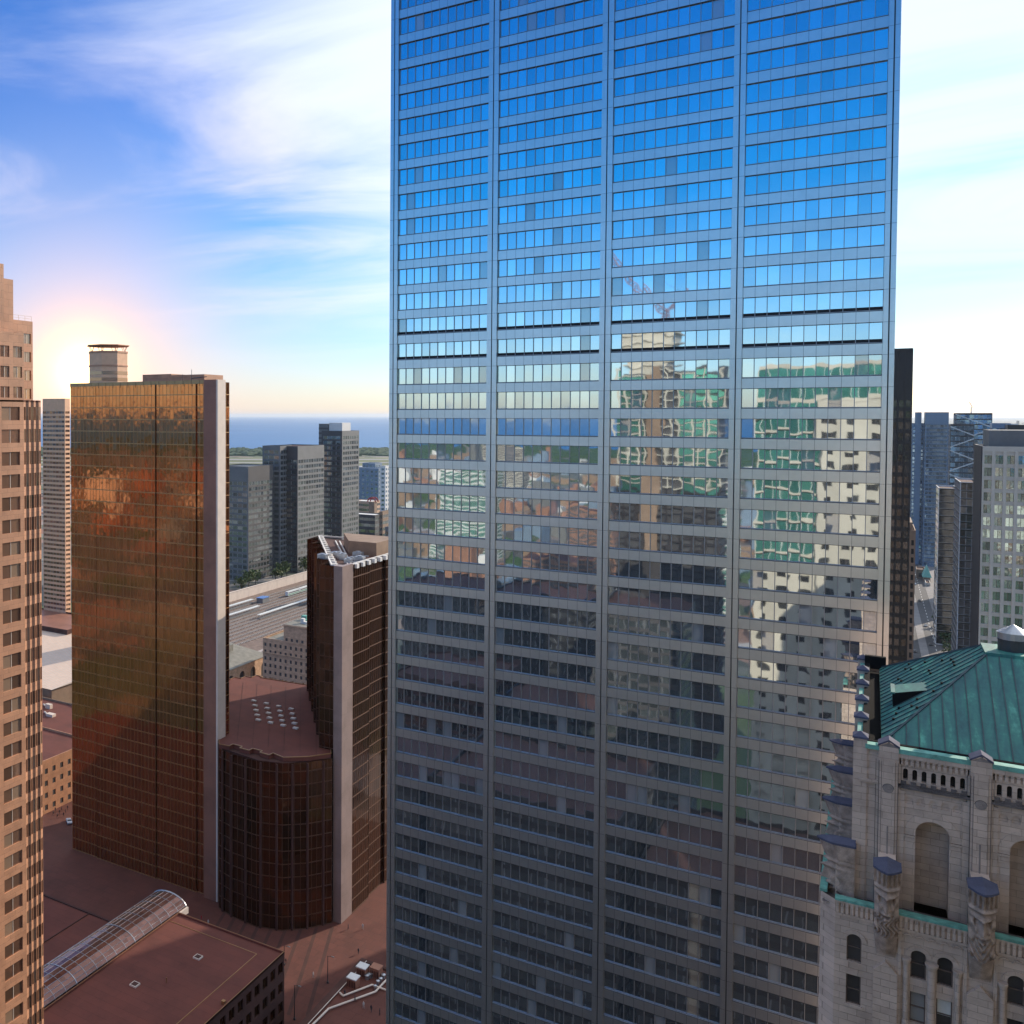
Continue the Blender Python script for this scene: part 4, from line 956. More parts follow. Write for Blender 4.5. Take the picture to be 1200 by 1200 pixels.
# ------------------------------------------------------------------ beige stepped tower at the left edge
def beige_tower():
    root = thing('stepped_tower', 'warm beige granite tower with paired windows and stepped top, cut by the left edge', 'skyscraper', (-137, 105, 0))
    X = -122.0; wall = MB(); wins = []; fh = 3.9
    zt = onX(30, 469, X).z
    nf = 40; z0 = zt - nf * fh
    ya, yb = onX(-30, 800, X).y, onX(29.5, 800, X).y; bay = onX(28, 800, X).y - onX(-2.5, 800, X).y
    o, a, n = Vector((X, yb - 2 * bay, 0)), Vector((0, 1, 0)), Vector((1, 0, 0))
    punched_face(wall, wins, o, a, n, 2 * bay, z0, zt - 0.0, 2, nf, 0.70, 0.60, 0.10, 0.25, panes=2)
    # rounded serrated corner: narrow facets stepping back
    pts = []; y, x = yb, X
    for k in range(4):
        pts += [(x, y)]; y += 0.80; x -= 0.30; pts += [(x, y)]; x += 0.22; y += 0.50
    pts.append((x - 1.0, y + 0.2))
    for (xa, yy), (xb, y2) in zip(pts, pts[1:]):
        p, q = Vector((xa, yy, 0)), Vector((xb, y2, 0)); u = (q - p).normalized(); nn = Vector((u.y, -u.x, 0)); ln = (q - p).length
        punched_face(wall, wins, p, u, nn, ln, z0, zt, 1, nf, 0.82, 0.60, 0.10, 0.12)
    ex, ey = pts[-1]
    wall.poly([(ex, ey, 0), (-150, ey, 0), (-150, ey, zt), (ex, ey, zt)])
    wall.poly([(-150, ey, 0), (-150, 80, 0), (-150, 80, zt), (-150, ey, zt)])
    o2 = Vector((X, 80, 0)); flat_rect(wall, o2, Vector((0, 1, 0)), n, 0, yb - 2 * bay - 80, 0, zt); flat_rect(wall, Vector((-150, 80, 0)), Vector((1, 0, 0)), Vector((0, -1, 0)), 0, 28, 0, zt)
    wall.prism([(-150, 80), (X, 80), (X, yb)] + pts + [(-150, ey)], zt - 0.3, zt, 1, 1)
    wall.build('wall', ['beige', 'roofred'], root)
    # upper set back blocks
    def block(x1, ylo, yhi, zb, zt2, cols, rows, wf=0.6, extra=True):
        mb = MB(); o, a, n, w = face_frame(-150, x1, ylo, yhi, 'right'); ww = []
        punched_face(mb, ww, o, a, n, w, zb, zt2 - 1.2, cols, rows, wf, 0.55, 0.12, 0.2, panes=2)
        flat_rect(mb, o, a, n, 0, w, zt2 - 1.2, zt2)
        for f in ('front', 'back', 'left'):
            o, a, n, w = face_frame(-150, x1, ylo, yhi, f); flat_rect(mb, o, a, n, 0, w, zb, zt2)
        mb.poly([(-150, ylo, zt2), (x1, ylo, zt2), (x1, yhi, zt2), (-150, yhi, zt2)])
        mb.build('upper_block', 'beige', root); return ww
    x = X - 0.8; wins += block(x, 92, onX(28, 430, x).y, zt, onX(20, 390, x).z, 9, 3, 0.7)
    x = X - 6; wins += block(x, 92, onX(38.5, 430, x).y, zt, onX(30, 376, x).z, 11, 4, 0.7)
    x = X - 4; wins += block(x, 92, onX(15.5, 350, x).y, zt, onX(10, 327, x).z, 4, 6, 0.35)
    x = X - 3; wins += block(x, 92, onX(4.5, 350, x).y, zt, onX(2, 309, x).z, 3, 7, 0.3)
    windows_parts(wins, root, 'window', ['beigeglass', 'paleband'])
    r = MB(); xx = X - 6.2; yy = onX(37, 430, xx).y; z = onX(30, 376, xx).z
    for k in range(4):
        r.tube((xx, yy - k * 1.6, z), (xx, yy - k * 1.6, z + 0.9), 0.04, 5)
    r.tube((xx, yy - 4.8, z + 0.9), (xx, yy, z + 0.9), 0.035, 5); r.tube((xx, yy - 4.8, z + 0.45), (xx, yy, z + 0.45), 0.03, 5); r.build('railing', 'paleband', root)
beige_tower()

# ------------------------------------------------------------------ low buildings at the foot of the gold towers
def pavilion():
    root = thing('pavilion', 'flat red brown roof of a low building in the bottom left, with two framed hatches', 'building', (-133, 150, 0))
    x0, x1, y0, y1, z = -147.0, -115.0, 90.0, 196.3, 25.0
    wall = MB(); wins = []
    for f in ('front', 'back', 'left'):
        o, a, n, w = face_frame(x0, x1, y0, y1, f); flat_rect(wall, o, a, n, 0, w, 0, z)
    o, a, n, w = face_frame(x0, x1, y0, y1, 'right'); punched_face(wall, wins, o, a, n, w, 0, 24, 30, 5, 0.62, 0.55, 0.25, 0.3)
    flat_rect(wall, o, a, n, 0, w, 24, z)
    wall.build('wall', 'roofdk', root)
    windows_parts(wins, root, 'window', ['bronze', 'roofdk'])
    r = MB(); r.poly([(x0, y0, z - 0.3), (x1, y0, z - 0.3), (x1, y1, z - 0.3), (x0, y1, z - 0.3)])
    for a in ((x0, x1, y1 - 0.35, y1), (x1 - 0.35, x1, y0, y1), (x0, x0 + 0.35, y0, y1)): r.box(*a, z - 0.4, z + 0.12, 0)
    r.box(x0 + 0.3, x1, y1 - 0.10, y1 + 0.02, z + 0.12, z + 0.2, 1); r.box(x1 - 0.1, x1 + 0.02, y0, y1, z + 0.12, z + 0.2, 1); r.box(x0 + 0.2, x0 + 0.3, y0, y1, z + 0.12, z + 0.2, 1)
    r.box(x0 + 0.3, x1 - 5.2, y1 - 4.2, y1 - 4.0, z - 0.3, z - 0.22, 1); r.box(x1 - 5.4, x1 - 5.2, y0, y1 - 4, z - 0.3, z - 0.22, 1)
    rf = r.build('roof', ['roofred', 'gold_line'], root)
    for px, py in ((158, 1153), (232, 1121)):
        c = onZ(px, py, z); h = MB(); h.box(c.x - 0.9, c.x + 0.9, c.y - 0.9, c.y + 0.9, z - 0.3, z + 0.05, 0); h.box(c.x - 0.7, c.x + 0.7, c.y - 0.7, c.y + 0.7, z + 0.05, z + 0.07, 1); h.build('roof_hatch', ['paleband', 'roofdk'], rf)
    c = onZ(195, 1150, z); h = MB(); h.tube((c.x, c.y, z - 0.3), (c.x, c.y, z + 0.9), 0.12, 6); h.build('vent_pipe', 'gold_line', rf)
    c = onZ(262, 1175, z); h = MB(); h.box(c.x - 0.4, c.x + 0.4, c.y - 0.4, c.y + 0.4, z - 0.3, z + 0.5); h.build('vent_pipe', 'gold_line', rf)
pavilion()
def vault():
    root = thing('glass_vault', 'long barrel vaulted glass roof beside the flat red brown roof', 'building', (-152.6, 160, 0))
    xa, xb, ya, yb, zb, n = -158.4, -147.2, 95.0, 200.0, 24.5, 12; c = (xa + xb) / 2; r = (xb - xa) / 2
    g = MB(); w = MB(); f = MB(); P = [(c - r * math.cos(math.pi * k / n), zb + 0.50 * r * math.sin(math.pi * k / n)) for k in range(n + 1)]
    ny = 60; st = (yb - ya) / ny
    for j in range(ny):
        for k in range(n):
            y0, y1 = ya + j * st, ya + (j + 1) * st
            g.poly([(P[k][0], y0, P[k][1]), (P[k + 1][0], y0, P[k + 1][1]), (P[k + 1][0], y1, P[k + 1][1]), (P[k][0], y1, P[k][1])])
    g.build('vault_glazing', 'vaultglass', root)
    for k in range(1, n): f.tube((P[k][0], ya, P[k][1] + 0.02), (P[k][0], yb, P[k][1] + 0.02), 0.07, 4)
    for j in range(0, ny + 1, 2):
        for k in range(n): f.tube((P[k][0], ya + j * st, P[k][1] + 0.03), (P[k + 1][0], ya + j * st, P[k + 1][1] + 0.03), 0.06 if j % 12 else 0.13, 4)
    f.build('glazing_bars', 'zinc', root)
    e = MB()
    for k in range(n): e.tube((P[k][0], yb, P[k][1]), (P[k + 1][0], yb, P[k + 1][1]), 0.22, 6)
    e.build('end_arch', 'zinc', root)
    w.poly([(x, yb - 0.1, z) for x, z in P][::-1]); w.box(xa, xb, ya, yb, 0, zb - 0.02); w.box(xb, xb + 0.5, yb - 9, yb + 0.3, zb - 1.2, zb + 0.4, 1)
    w.build('wall', ['roofdk', 'paleband'], root)
vault()
def side_roof():
    root = thing('low_block', 'flat brown roof strip behind the barrel vault', 'building', (-180, 150, 0))
    w = MB(); w.box(-196, -159.2, 95, 196, 0, 15.6, 0, top=1); w.box(-196, -159.2, 195.6, 196.1, 15.6, 16.0, 0); w.box(-178, -177.7, 95, 195.6, 15.6, 15.8, 0)
    w.build('wall', ['roofdk', 'roofred'], root)
    p = MB(); p.box(-190, -183, 150, 165, 15.6, 18.5); p.build('penthouse', 'roofdk', root)
side_roof()
def terrace():
    root = thing('rooftop_terrace', 'low roof terrace with white topped air units and pipes below the main tower', 'building', (-97, 205, 0))
    z = 15.0; w = MB(); w.box(-105.4, -63.5, 165, 219.5, 0, z, 0, top=1); w.box(-105.8, -104.2, 165, 219.8, z, z + 0.5, 2); w.box(-104.2, -64, 218.6, 219.8, z, z + 0.5, 2)
    w.tube((-104.0, 166, z + 0.6), (-104.0, 219, z + 0.6), 0.10, 5, 3)
    w.build('wall', ['roofdk', 'plaza', 'roofdk', 'paleband'], root)
    for (px, py, top) in ((425, 1143, 'white'), (414, 1156, 'white'), (441, 1144, 'mauve')):
        c = onZ(px, py, z); u = MB(); u.box(c.x - 1.2, c.x + 1.2, c.y - 1.2, c.y + 1.2, z, z + 2.3, 0); u.box(c.x - 1.3, c.x + 1.3, c.y - 1.3, c.y + 1.3, z + 2.3, z + 2.55, 1)
        for k in range(5): u.box(c.x - 1.0 + k * 0.45, c.x - 0.75 + k * 0.45, c.y - 1.28, c.y - 1.2, z + 0.4, z + 1.9, 2)
        u.build('air_unit', ['mauve', top, 'roofdk'], root)
    rnd = random.Random(8)
    for k in range(7):
        c = onZ(430 + k * 3.2, 1150 + rnd.uniform(-6, 10), z); u = MB(); s = rnd.uniform(0.25, 0.5); u.lathe((c.x, c.y, z), [(s, 0), (s, 0.9), (s * 1.3, 0.95), (s * 1.3, 1.15), (0.05, 1.3)], 10); u.build('vent_pipe', 'zinc', root)
    for path in ([(398, 1163), (402, 1167), (436, 1154), (452, 1160)], [(365, 1202), (385, 1182), (440, 1162), (453, 1148)]):
        u = MB(); p = [onZ(a, b, z + 0.5) for a, b in path]
        for a, b in zip(p, p[1:]): u.tube(a, b, 0.22, 8)
        u.build('duct', 'paleband', root)
terrace()

# ------------------------------------------------------------------ middle distance on the left
def hotel():
    Y = 406.0; x0 = onY(308, 745, Y).x; z1 = onY(308, 747, Y).z; z2 = onY(345, 733, Y).z; xm = onY(333, 740, Y).x
    r = office('stone_hotel', 'old sandstone hotel block with rows of small square windows, behind the low hall roof', 'hotel', x0, x0 + 62, Y, Y + 40, z1, 'sandstone', 'greydk', 'punched', ('front', 'right'), floor=3.55, colw=3.0, wf=0.42, hf=0.5, top=1.5, roof='hotelroof', frame='sash')
    w = MB(); w.box(xm, x0 + 62.4, Y - 0.4, Y + 39, z1 - 0.6, z2, 0, top=1); w.box(x0 - 0.3, x0 + 62.5, Y - 0.7, Y, z1 - 7.4, z1 - 7.0, 0); w.box(xm - 0.3, x0 + 62.8, Y - 0.8, Y - 0.4, z2 - 0.8, z2 - 0.3, 0)
    for k in range(8): w.box(xm + 1 + k * 3, xm + 2.2 + k * 3, Y - 0.45, Y - 0.4, z1 + 0.2, z1 + 1.6, 2)
    w.build('parapet', ['sandstone', 'hotelroof', 'greydk'], r)
    rnd = random.Random(4)
    for k in range(14):
        x = rnd.uniform(xm + 2, xm + 30); y = rnd.uniform(Y + 4, Y + 30); s = rnd.uniform(0.7, 1.6); u = MB(); u.box(x - s, x + s, y - s, y + s, z2, z2 + rnd.uniform(0.8, 2.6)); u.build('rooftop_unit', 'copper_lt' if k % 3 else 'white', r)
hotel()
def station():
    x1 = -262.5; Yb = onX(308, 770, x1).y; z = onX(300, 773, x1).z
    r = thing('station_hall', 'pale stone hall with arched openings beside the rail tracks', 'building', (-285, 380, 0))
    w = MB(); ya, yb = Yb - 46, Yb + 6; m3 = lambda yy, zz, d: (x1 - d, yy, zz); n = 5; st = (yb - ya) / n; op = []
    for k in range(n): op.append(arch_panel(w, m3, ya + k * st, ya + (k + 1) * st, 0, z, ya + (k + 0.5) * st, 2.4, z - 10.5, z - 5.5, 0.8, n=8))
    w.poly([(-320, yb, 0), (-320, yb, z), (x1, yb, z), (x1, yb, 0)]); w.poly([(-320, ya, 0), (x1, ya, 0), (x1, ya, z), (-320, ya, z)]); w.poly([(-320, yb, 0), (-320, ya, 0), (-320, ya, z), (-320, yb, z)])
    w.build('wall', 'sandstone', r)
    for h in op:
        mb = MB(); mb.poly([m3(a, b, 0.75) for a, b in h]); mb.build('window', 'greydk', r)
    q = MB(); i = 0; q.v = [(x1 + .4, ya, z), (x1 + .4, yb, z), (-320, yb, z), (-320, ya, z), (-285, ya + 6, z + 5), (-285, yb - 6, z + 5), (-300, yb - 6, z + 5), (-300, ya + 6, z + 5)]
    q.f = [(0, 1, 5, 4), (1, 2, 6, 5), (2, 3, 7, 6), (3, 0, 4, 7), (4, 5, 6, 7), (3, 2, 1, 0)]; q.m = [0] * 6
    q.box(-284, -276, yb - 22, yb - 14, z + 1, z + 6.5); q.box(-275, -271, yb - 34, yb - 28, z + 1, z + 4); q.build('roof', 'hotelroof', r)
station()
def rails():
    g = MB(); g.poly([(-440, 430, 0.03), (-330, 430, 0.03), (-330, 900, 0.03), (-440, 900, 0.03)]); tag(g.build('railway_yard', 'ballast'), kind='structure')
    proto = None
    for k in range(13):
        x = -424 + k * 6.2
        if proto is None:
            m = MB()
            for s in (-0.75, 0.75): m.box(s - 0.16, s + 0.16, 0, 440, 0.26, 0.48, 0)
            for j in range(110): m.box(-1.25, 1.25, j * 4, j * 4 + 0.9, 0.0, 0.26, 1)
            o = m.build('railway_track', ['rail', 'roofdk']); proto = o
        else: o = proto.copy(); col.objects.link(o)
        o.location = (x, 450, 0.03); tag(o, 'straight railway track on brown ballast, one of many side by side', 'railway track', 'railway tracks in the yard')
    for k, (x, y0, y1, lb) in enumerate(((-417.9, 560, 660, 'long pale platform canopy nearest the concrete wall'), (-399.3, 540, 640, 'long pale platform canopy in the middle of the tracks'), (-380.6, 610, 720, 'long pale platform canopy farther along the tracks, on the hotel side'))):
        r = thing('platform_canopy', lb, 'canopy', (x, y0, 0)); m = MB(); m.box(x - 1.5, x + 1.5, y0, y1, 3.4, 3.7); m.build('roof', 'trainw', r)
        m = MB(); m.box(x - 1.2, x + 1.2, y0, y1, 0.04, 1.0); m.build('platform', 'greyconc', r)
        for j in range(8):
            m = MB(); y = y0 + (y1 - y0) * (j + 0.5) / 8; m.tube((x, y, 1.0), (x, y, 3.4), 0.15, 6); m.build('post', 'zinc', r)
    for lb, x, y, n in (('white and green commuter train standing on the far tracks', -408.6, 700, 5),):
        r = thing('train', lb, 'train', (x, y, 0))
        for j in range(n):
            m = MB(); y0 = y + j * 21; m.box(x - 1.4, x + 1.4, y0, y0 + 20, 1.0, 4.4, 0); m.box(x - 1.43, x + 1.43, y0 + 0.2, y0 + 19.8, 1.5, 2.2, 1); m.box(x - 1.43, x + 1.43, y0 + 1, y0 + 19, 2.8, 3.6, 2); m.box(x - 1.0, x + 1.0, y0 + 1, y0 + 4, 0.5, 1.0, 2); m.box(x - 1.0, x + 1.0, y0 + 16, y0 + 19, 0.5, 1.0, 2)
            m.build('carriage', ['trainw', 'traing', 'greydk'], r)
    m = MB(); c = onZ(308, 703, 2); m.box(c.x - 3, c.x + 3, c.y - 5, c.y + 5, 0.04, 4); m.box(c.x - 3.3, c.x + 3.3, c.y - 5.3, c.y + 5.3, 4, 4.4, 1)
    r = thing('track_shed', 'small shed with a blue roof among the rail tracks', 'shed', (c.x, c.y, 0)); m.build('wall', ['greyconc', plain('blue sheet', (0.10, 0.22, 0.5), 0.5)], r)
    r = thing('retaining_wall', 'long pale concrete wall along the edge of the rail tracks', 'wall', (-436, 700, 0))
    m = MB(); m.box(-437, -436, 480, 900, 0, 7.5); m.box(-437.3, -435.7, 480, 900, 7.5, 7.9)
    for j in range(26): m.box(-435.98, -435.9, 490 + j * 16, 490.3 + j * 16, 0.2, 7.4)
    m.build('wall', 'paleband', r)
rails()
x0, x1, y0, y1, zt = Lbox(311, 349, 380, 930, 523)
office('office_block', 'big dark grey office block with a banded flank painted lighter as sunlit, beside the lake', 'building', x0, x1, y0, y1, zt, 'greydk', 'greyglass', 'ribbon', ('front', 'right'), floor=5.3, hf=0.62, sill=0.30, pane=5.5, mull=0.5, top=13, margin=1.2, facemat={'right': 'greyconc'}, roof='roofdk')  # flank paler than the front: sunlight put into the wall colour
x0, x1, y0, y1, zt = Lbox(291, 312, 330, 905, 523.5)
office('office_block', 'grey wing with a striped top, joined behind the big dark office block', 'building', x0, x1, y0 + 26, y1 + 20, zt, 'greyconc', 'greyglass', 'ribbon', ('front', 'right'), floor=5.3, hf=0.62, sill=0.30, pane=5.5, mull=0.5, top=4, margin=1.2)
x0, x1, y0, y1, zt = Lbox(255, 291, 320, 880, 547)
office('office_block', 'lower pale grey office wing, nearest the gold tower', 'building', x0, x1, y0, y1, zt, 'greyconc', 'greyglass', 'ribbon', ('front', 'right'), floor=5.1, hf=0.62, sill=0.30, pane=5.5, mull=0.5, top=14, margin=1.2, facemat={'right': 'greydk'})
x0, x1, y0, y1, zt = Lbox(377, 401, 421, 1010, 505)
t2 = office('slim_tower', 'slim grey office tower with a white rooftop box, in front of the lake', 'skyscraper', x0, x1, y0, y1, zt, 'greydk', 'greyglass', 'ribbon', ('front', 'right'), floor=5.6, hf=0.6, sill=0.30, pane=5, mull=0.6, top=5, margin=2.0, facemat={'right': 'greyconc'}, penthouse=(x0 + 8, x1 + 0.0 - 1, y0 + 2, y0 + 22, zt + 8.5, 'white'))  # right side in the lighter grey, its sunlight painted in
w = MB(); w.box(x0 - 4, x0 + 7.5, y0 + 1, y0 + 30, 0, zt + 7.5)
for k in range(26): w.box(x0 - 4.05, x0 + 7.55, y0 + 0.9, y0 + 1, 10 + k * 5.2, 12 + k * 5.2, 1)
w.build('stair_shaft', ['greyconc', 'greydk'], t2)
for (pl, pc, pr, D, py, lb, wm) in ((418, 444, 452, 1450, 549, 'blue grey slab of flats in front of the harbour', 'blueconc'), (446, 452, 460, 1400, 546, 'white slab of flats right beside the main tower', 'white'), (425, 440, 448, 1700, 543, 'pale low flats behind the blue grey slab', 'blueconc')):
    x0, x1, y0, y1, zt = Lbox(pl, pc, pr, D, py)
    office('apartment_block', lb, 'flats', x0, x1, y0, y1, zt, wm, 'blueglass', 'punched', ('front', 'right'), floor=6.5, colw=7.0, wf=0.55, hf=0.5, top=2, cap=100)
for (pl, pc, pr, D, py, lb, wm) in ((405, 440, 449, 1120, 604, 'low dark brown shed with a pale roof edge', 'greydk'), (445, 449, 460, 1080, 600, 'small tan block beside the dark shed', 'brown'), (415, 436, 446, 1260, 588, 'tan low building below the white flats', 'sandstone'), (452, 456, 470, 820, 618, 'grey box of a building touching the main tower', 'greyconc')):
    x0, x1, y0, y1, zt = Lbox(pl, pc, pr, D, py)
    office('low_block', lb, 'building', x0, x1, y0, y1, zt, wm, 'greyglass', 'ribbon', ('front', 'right'), floor=7, hf=0.5, pane=6, top=2, roof='white')
def red_arch():
    c = onD(437, 588, 1240); r = thing('arched_shed', 'tiny red arched frame on a brown tower, far behind the bronze tower', 'tower', (c.x, c.y, 0))
    m = MB(); m.box(c.x - 4, c.x + 4, c.y - 4, c.y + 4, 0, c.z); m.build('shaft', 'brown', r)
    m = MB(); A = arch_pts(c.x, 5.5, c.z, 10)
    for a, b in zip(A, A[1:]):
        for yy in (-4, 4): m.tube((a[0], c.y + yy, a[1]), (b[0], c.y + yy, b[1]), 0.9, 5)
    m.build('arch', 'car_red', r)
red_arch()
# strip between the beige tower and the gold tower
x0, x1, y0, y1, zt = Lbox(50, 76, 82, 640, 467)
office('balcony_tower', 'warm white apartment tower with stacked balconies, half hidden by the gold tower', 'flats', x0, x1, y0, y1, zt, 'warmwhite', 'beigeglass', 'ribbon', ('front', 'right'), floor=3.1, hf=0.5, sill=0.3, pane=3, top=8, mull=0.2, rec=0.4)
def canopy_tower():
    c = onD(127, 487, 560); r = thing('canopy_tower', 'pale octagonal tower with a flat canopy on struts, in the sun glow', 'skyscraper', (c.x, c.y, 0))
    rr = 11.8; oc = lambda q, s=1: [(c.x + q * math.cos(R(22.5 + 45 * k)) * s, c.y + q * math.sin(R(22.5 + 45 * k)) * s) for k in range(8)]
    zt = onD(127, 413, 560).z; w = MB(); w.prism(oc(rr), 0, zt, 0)
    w.prism(oc(rr + 0.35), zt - 8.6, zt - 7.8, 1); w.prism(oc(rr + 0.3), zt - 0.8, zt + 0.2, 1); w.build('wall', ['warmwhite', 'beige'], r)
    for k in range(22):
        z = zt - 11.5 - k * 3.7; m = MB()
        P = oc(rr + 0.12)
        for a, b in zip(P, P[1:] + P[:1]): m.poly([(a[0], a[1], z - 1.9), (b[0], b[1], z - 1.9), (b[0], b[1], z), (a[0], a[1], z)])
        m.build('window_band', 'beigeglass', r)
    m = MB(); m.prism(oc(rr + 1.2), zt + 3.4, zt + 3.9); m.build('canopy', 'beige', r)
    for a in oc(rr - 1.5):
        for d in (-1.2, 1.2):
            m = MB(); m.tube((a[0], a[1], zt), (a[0] + d, a[1] + d * 0.6, zt + 3.4), 0.16, 5); m.build('strut', 'beige', r)
canopy_tower()
def strip():
    r = thing('ribbed_hall', 'low hall with a pale ribbed metal roof, left of the gold tower', 'building', (-385, 395, 0))
    w = MB(); w.box(-440, -345, 352, 445, 0, 14, 0); w.build('wall', 'brown', r); m = MB(); m.poly([(-440, 351, 14.1), (-344, 351, 14.1), (-344, 446, 20), (-440, 446, 20)]); m.poly([(-344, 446, 14), (-344, 446, 20), (-344, 351, 14.1)])
    for k in range(48): x = -440 + 2 * k; m.poly([(x, 351, 14.13), (x + 0.5, 351, 14.13), (x + 0.5, 446, 20.03), (x, 446, 20.03)], 1)
    m.build('roof', ['paleband', 'warmwhite'], r)
    office('stone_lowrise', 'small brown stone building with square windows, low down left of the gold tower', 'building', -310, -262, 262, 292, 21, 'beige', 'greydk', 'punched', ('front', 'right'), floor=4.5, colw=4.2, wf=0.4, hf=0.45, roof='roofred')
    office('low_block', 'brown box building with machines on its roof, above the pale ribbed roof', 'building', -480, -408, 430, 470, 22, 'roofdk', 'bronze', 'ribbon', ('front', 'right'), floor=5, roof='mauve')
    office('low_block', 'wide brown terrace building below the pale ribbed roof', 'building', -400, -292, 310, 345, 12, 'brown', 'greydk', 'ribbon', ('front', 'right'), floor=5, roof='roofred')
    rnd = random.Random(9)
    for k in range(9):
        x = -330 + rnd.uniform(-50, 34); y = 315 + rnd.uniform(0, 26); s = rnd.uniform(1, 2.6); m = MB(); m.box(x - s, x + s, y - s * 0.6, y + s * 0.6, 11.1, 11.1 + rnd.uniform(1, 2.5)); m.tube((x - s, y, 11.6), (x - s - 4, y + 2, 11.6), 0.4, 6)
        tag(m.build('rooftop_unit', 'paleband'), 'small pale machine on the brown terrace roof left of the gold tower', 'air unit', 'machines on the brown terrace roof')
strip()
# ------------------------------------------------------------------ right background
def black_tower():
    c = onD(1068, 487, 341); x1, y0 = c.x, c.y; zt = onD(1066, 408, 341).z
    r = thing('black_tower', 'black steel tower with grey windows, showing as a thin strip behind the main tower', 'skyscraper', (x1 - 18, y0 + 25, 0))
    w = MB(); wins = []; fh = 3.75; nf = 40; o, a, n, ww = face_frame(x1 - 36, x1, y0, y0 + 50, 'front')
    punched_face(w, wins, o, a, n, ww, 4, zt - 18, 18, nf, 0.66, 0.62, 0.2, 0.15)
    flat_rect(w, o, a, n, 0, ww, 0, 4); flat_rect(w, o, a, n, 0, ww, zt - 18, zt)
    for k in range(19): slab(w, o, a, n, k * 2 - 0.12 if k else 0, k * 2 + 0.12, 0, zt - 0.6, 0, 0.3, 1)
    slab(w, o, a, n, 0, ww, zt - 0.7, zt, 0, 0.4, 1)
    for f in ('right', 'left', 'back'):
        o, a, n, ww = face_frame(x1 - 36, x1, y0, y0 + 50, f); flat_rect(w, o, a, n, 0, ww, 0, zt)
        for k in range(1, 25): slab(w, o, a, n, k * 2 - 0.1, k * 2 + 0.1, 0, zt, 0, 0.25, 1)
    w.poly([(x1 - 36, y0, zt), (x1, y0, zt), (x1, y0 + 50, zt), (x1 - 36, y0 + 50, zt)])
    w.build('wall', ['blacksteel', 'blacksteel'], r); windows_parts(wins, r, 'window', ['blackglass', 'blacksteel'])
black_tower()
def brown_slim():
    c = onD(1076, 487, 430); zt = onD(1070, 622, 430).z
    r = office('brown_tower', 'slim brown stone tower with a stepped crown, beside the black tower', 'skyscraper', c.x - 24, c.x, c.y, c.y + 30, zt, 'brown', 'dark', 'punched', ('front', 'right'), floor=4.0, colw=2.2, wf=0.45, hf=0.62, top=4, cap=100)
    w = MB(); w.box(c.x - 22, c.x - 1.2, c.y + 1.2, c.y + 28, zt - 1, zt + 3.4); w.box(c.x - 19, c.x - 3, c.y + 3, c.y + 25, zt + 3.4, zt + 5.2); w.build('crown', 'brown', r)
brown_slim()
x0, x1, y0, y1, zt = Rbox(1075, 1084.5, 1112, 975, 483)
office('blue_tower', 'broad blue glass tower with fine floor lines, right of the black tower', 'skyscraper', x0, x1, y0, y0 + 30, zt, 'blueconc', 'blueglass', 'ribbon', ('front', 'left'), floor=4.0, hf=0.75, sill=0.3, pane=3, top=13, margin=0.8, mull=0.3)
x0, x1, y0, y1, zt = Rbox(1066, 1069, 1084, 990, 496)
q = office('blue_tower', 'narrower blue glass wing with a thin shaft, between the black tower and broad blue tower', 'skyscraper', x0, x1 - 0.3, y0, y0 + 30, zt, 'blueconc', 'blueglass', 'ribbon', ('front', 'left'), floor=4.0, hf=0.75, sill=0.3, pane=3, top=3, margin=0.8, mull=0.3)
w = MB(); w.box(x0 + 2.6, x0 + 7.8, y0 - 2, y0 + 12, 0, zt + 11.5); w.build('shaft', 'blueconc', q)
x0, x1, y0, y1, zt = Rbox(1064, 1066, 1073, 1250, 503)
office('blue_tower', 'pale blue tower, smallest and lowest, touching the black tower edge', 'skyscraper', x0, x1, y0, y0 + 30, zt, 'blueconc', 'blueglass', 'ribbon', ('front', 'left'), floor=4.5, hf=0.6, pane=3, top=3)
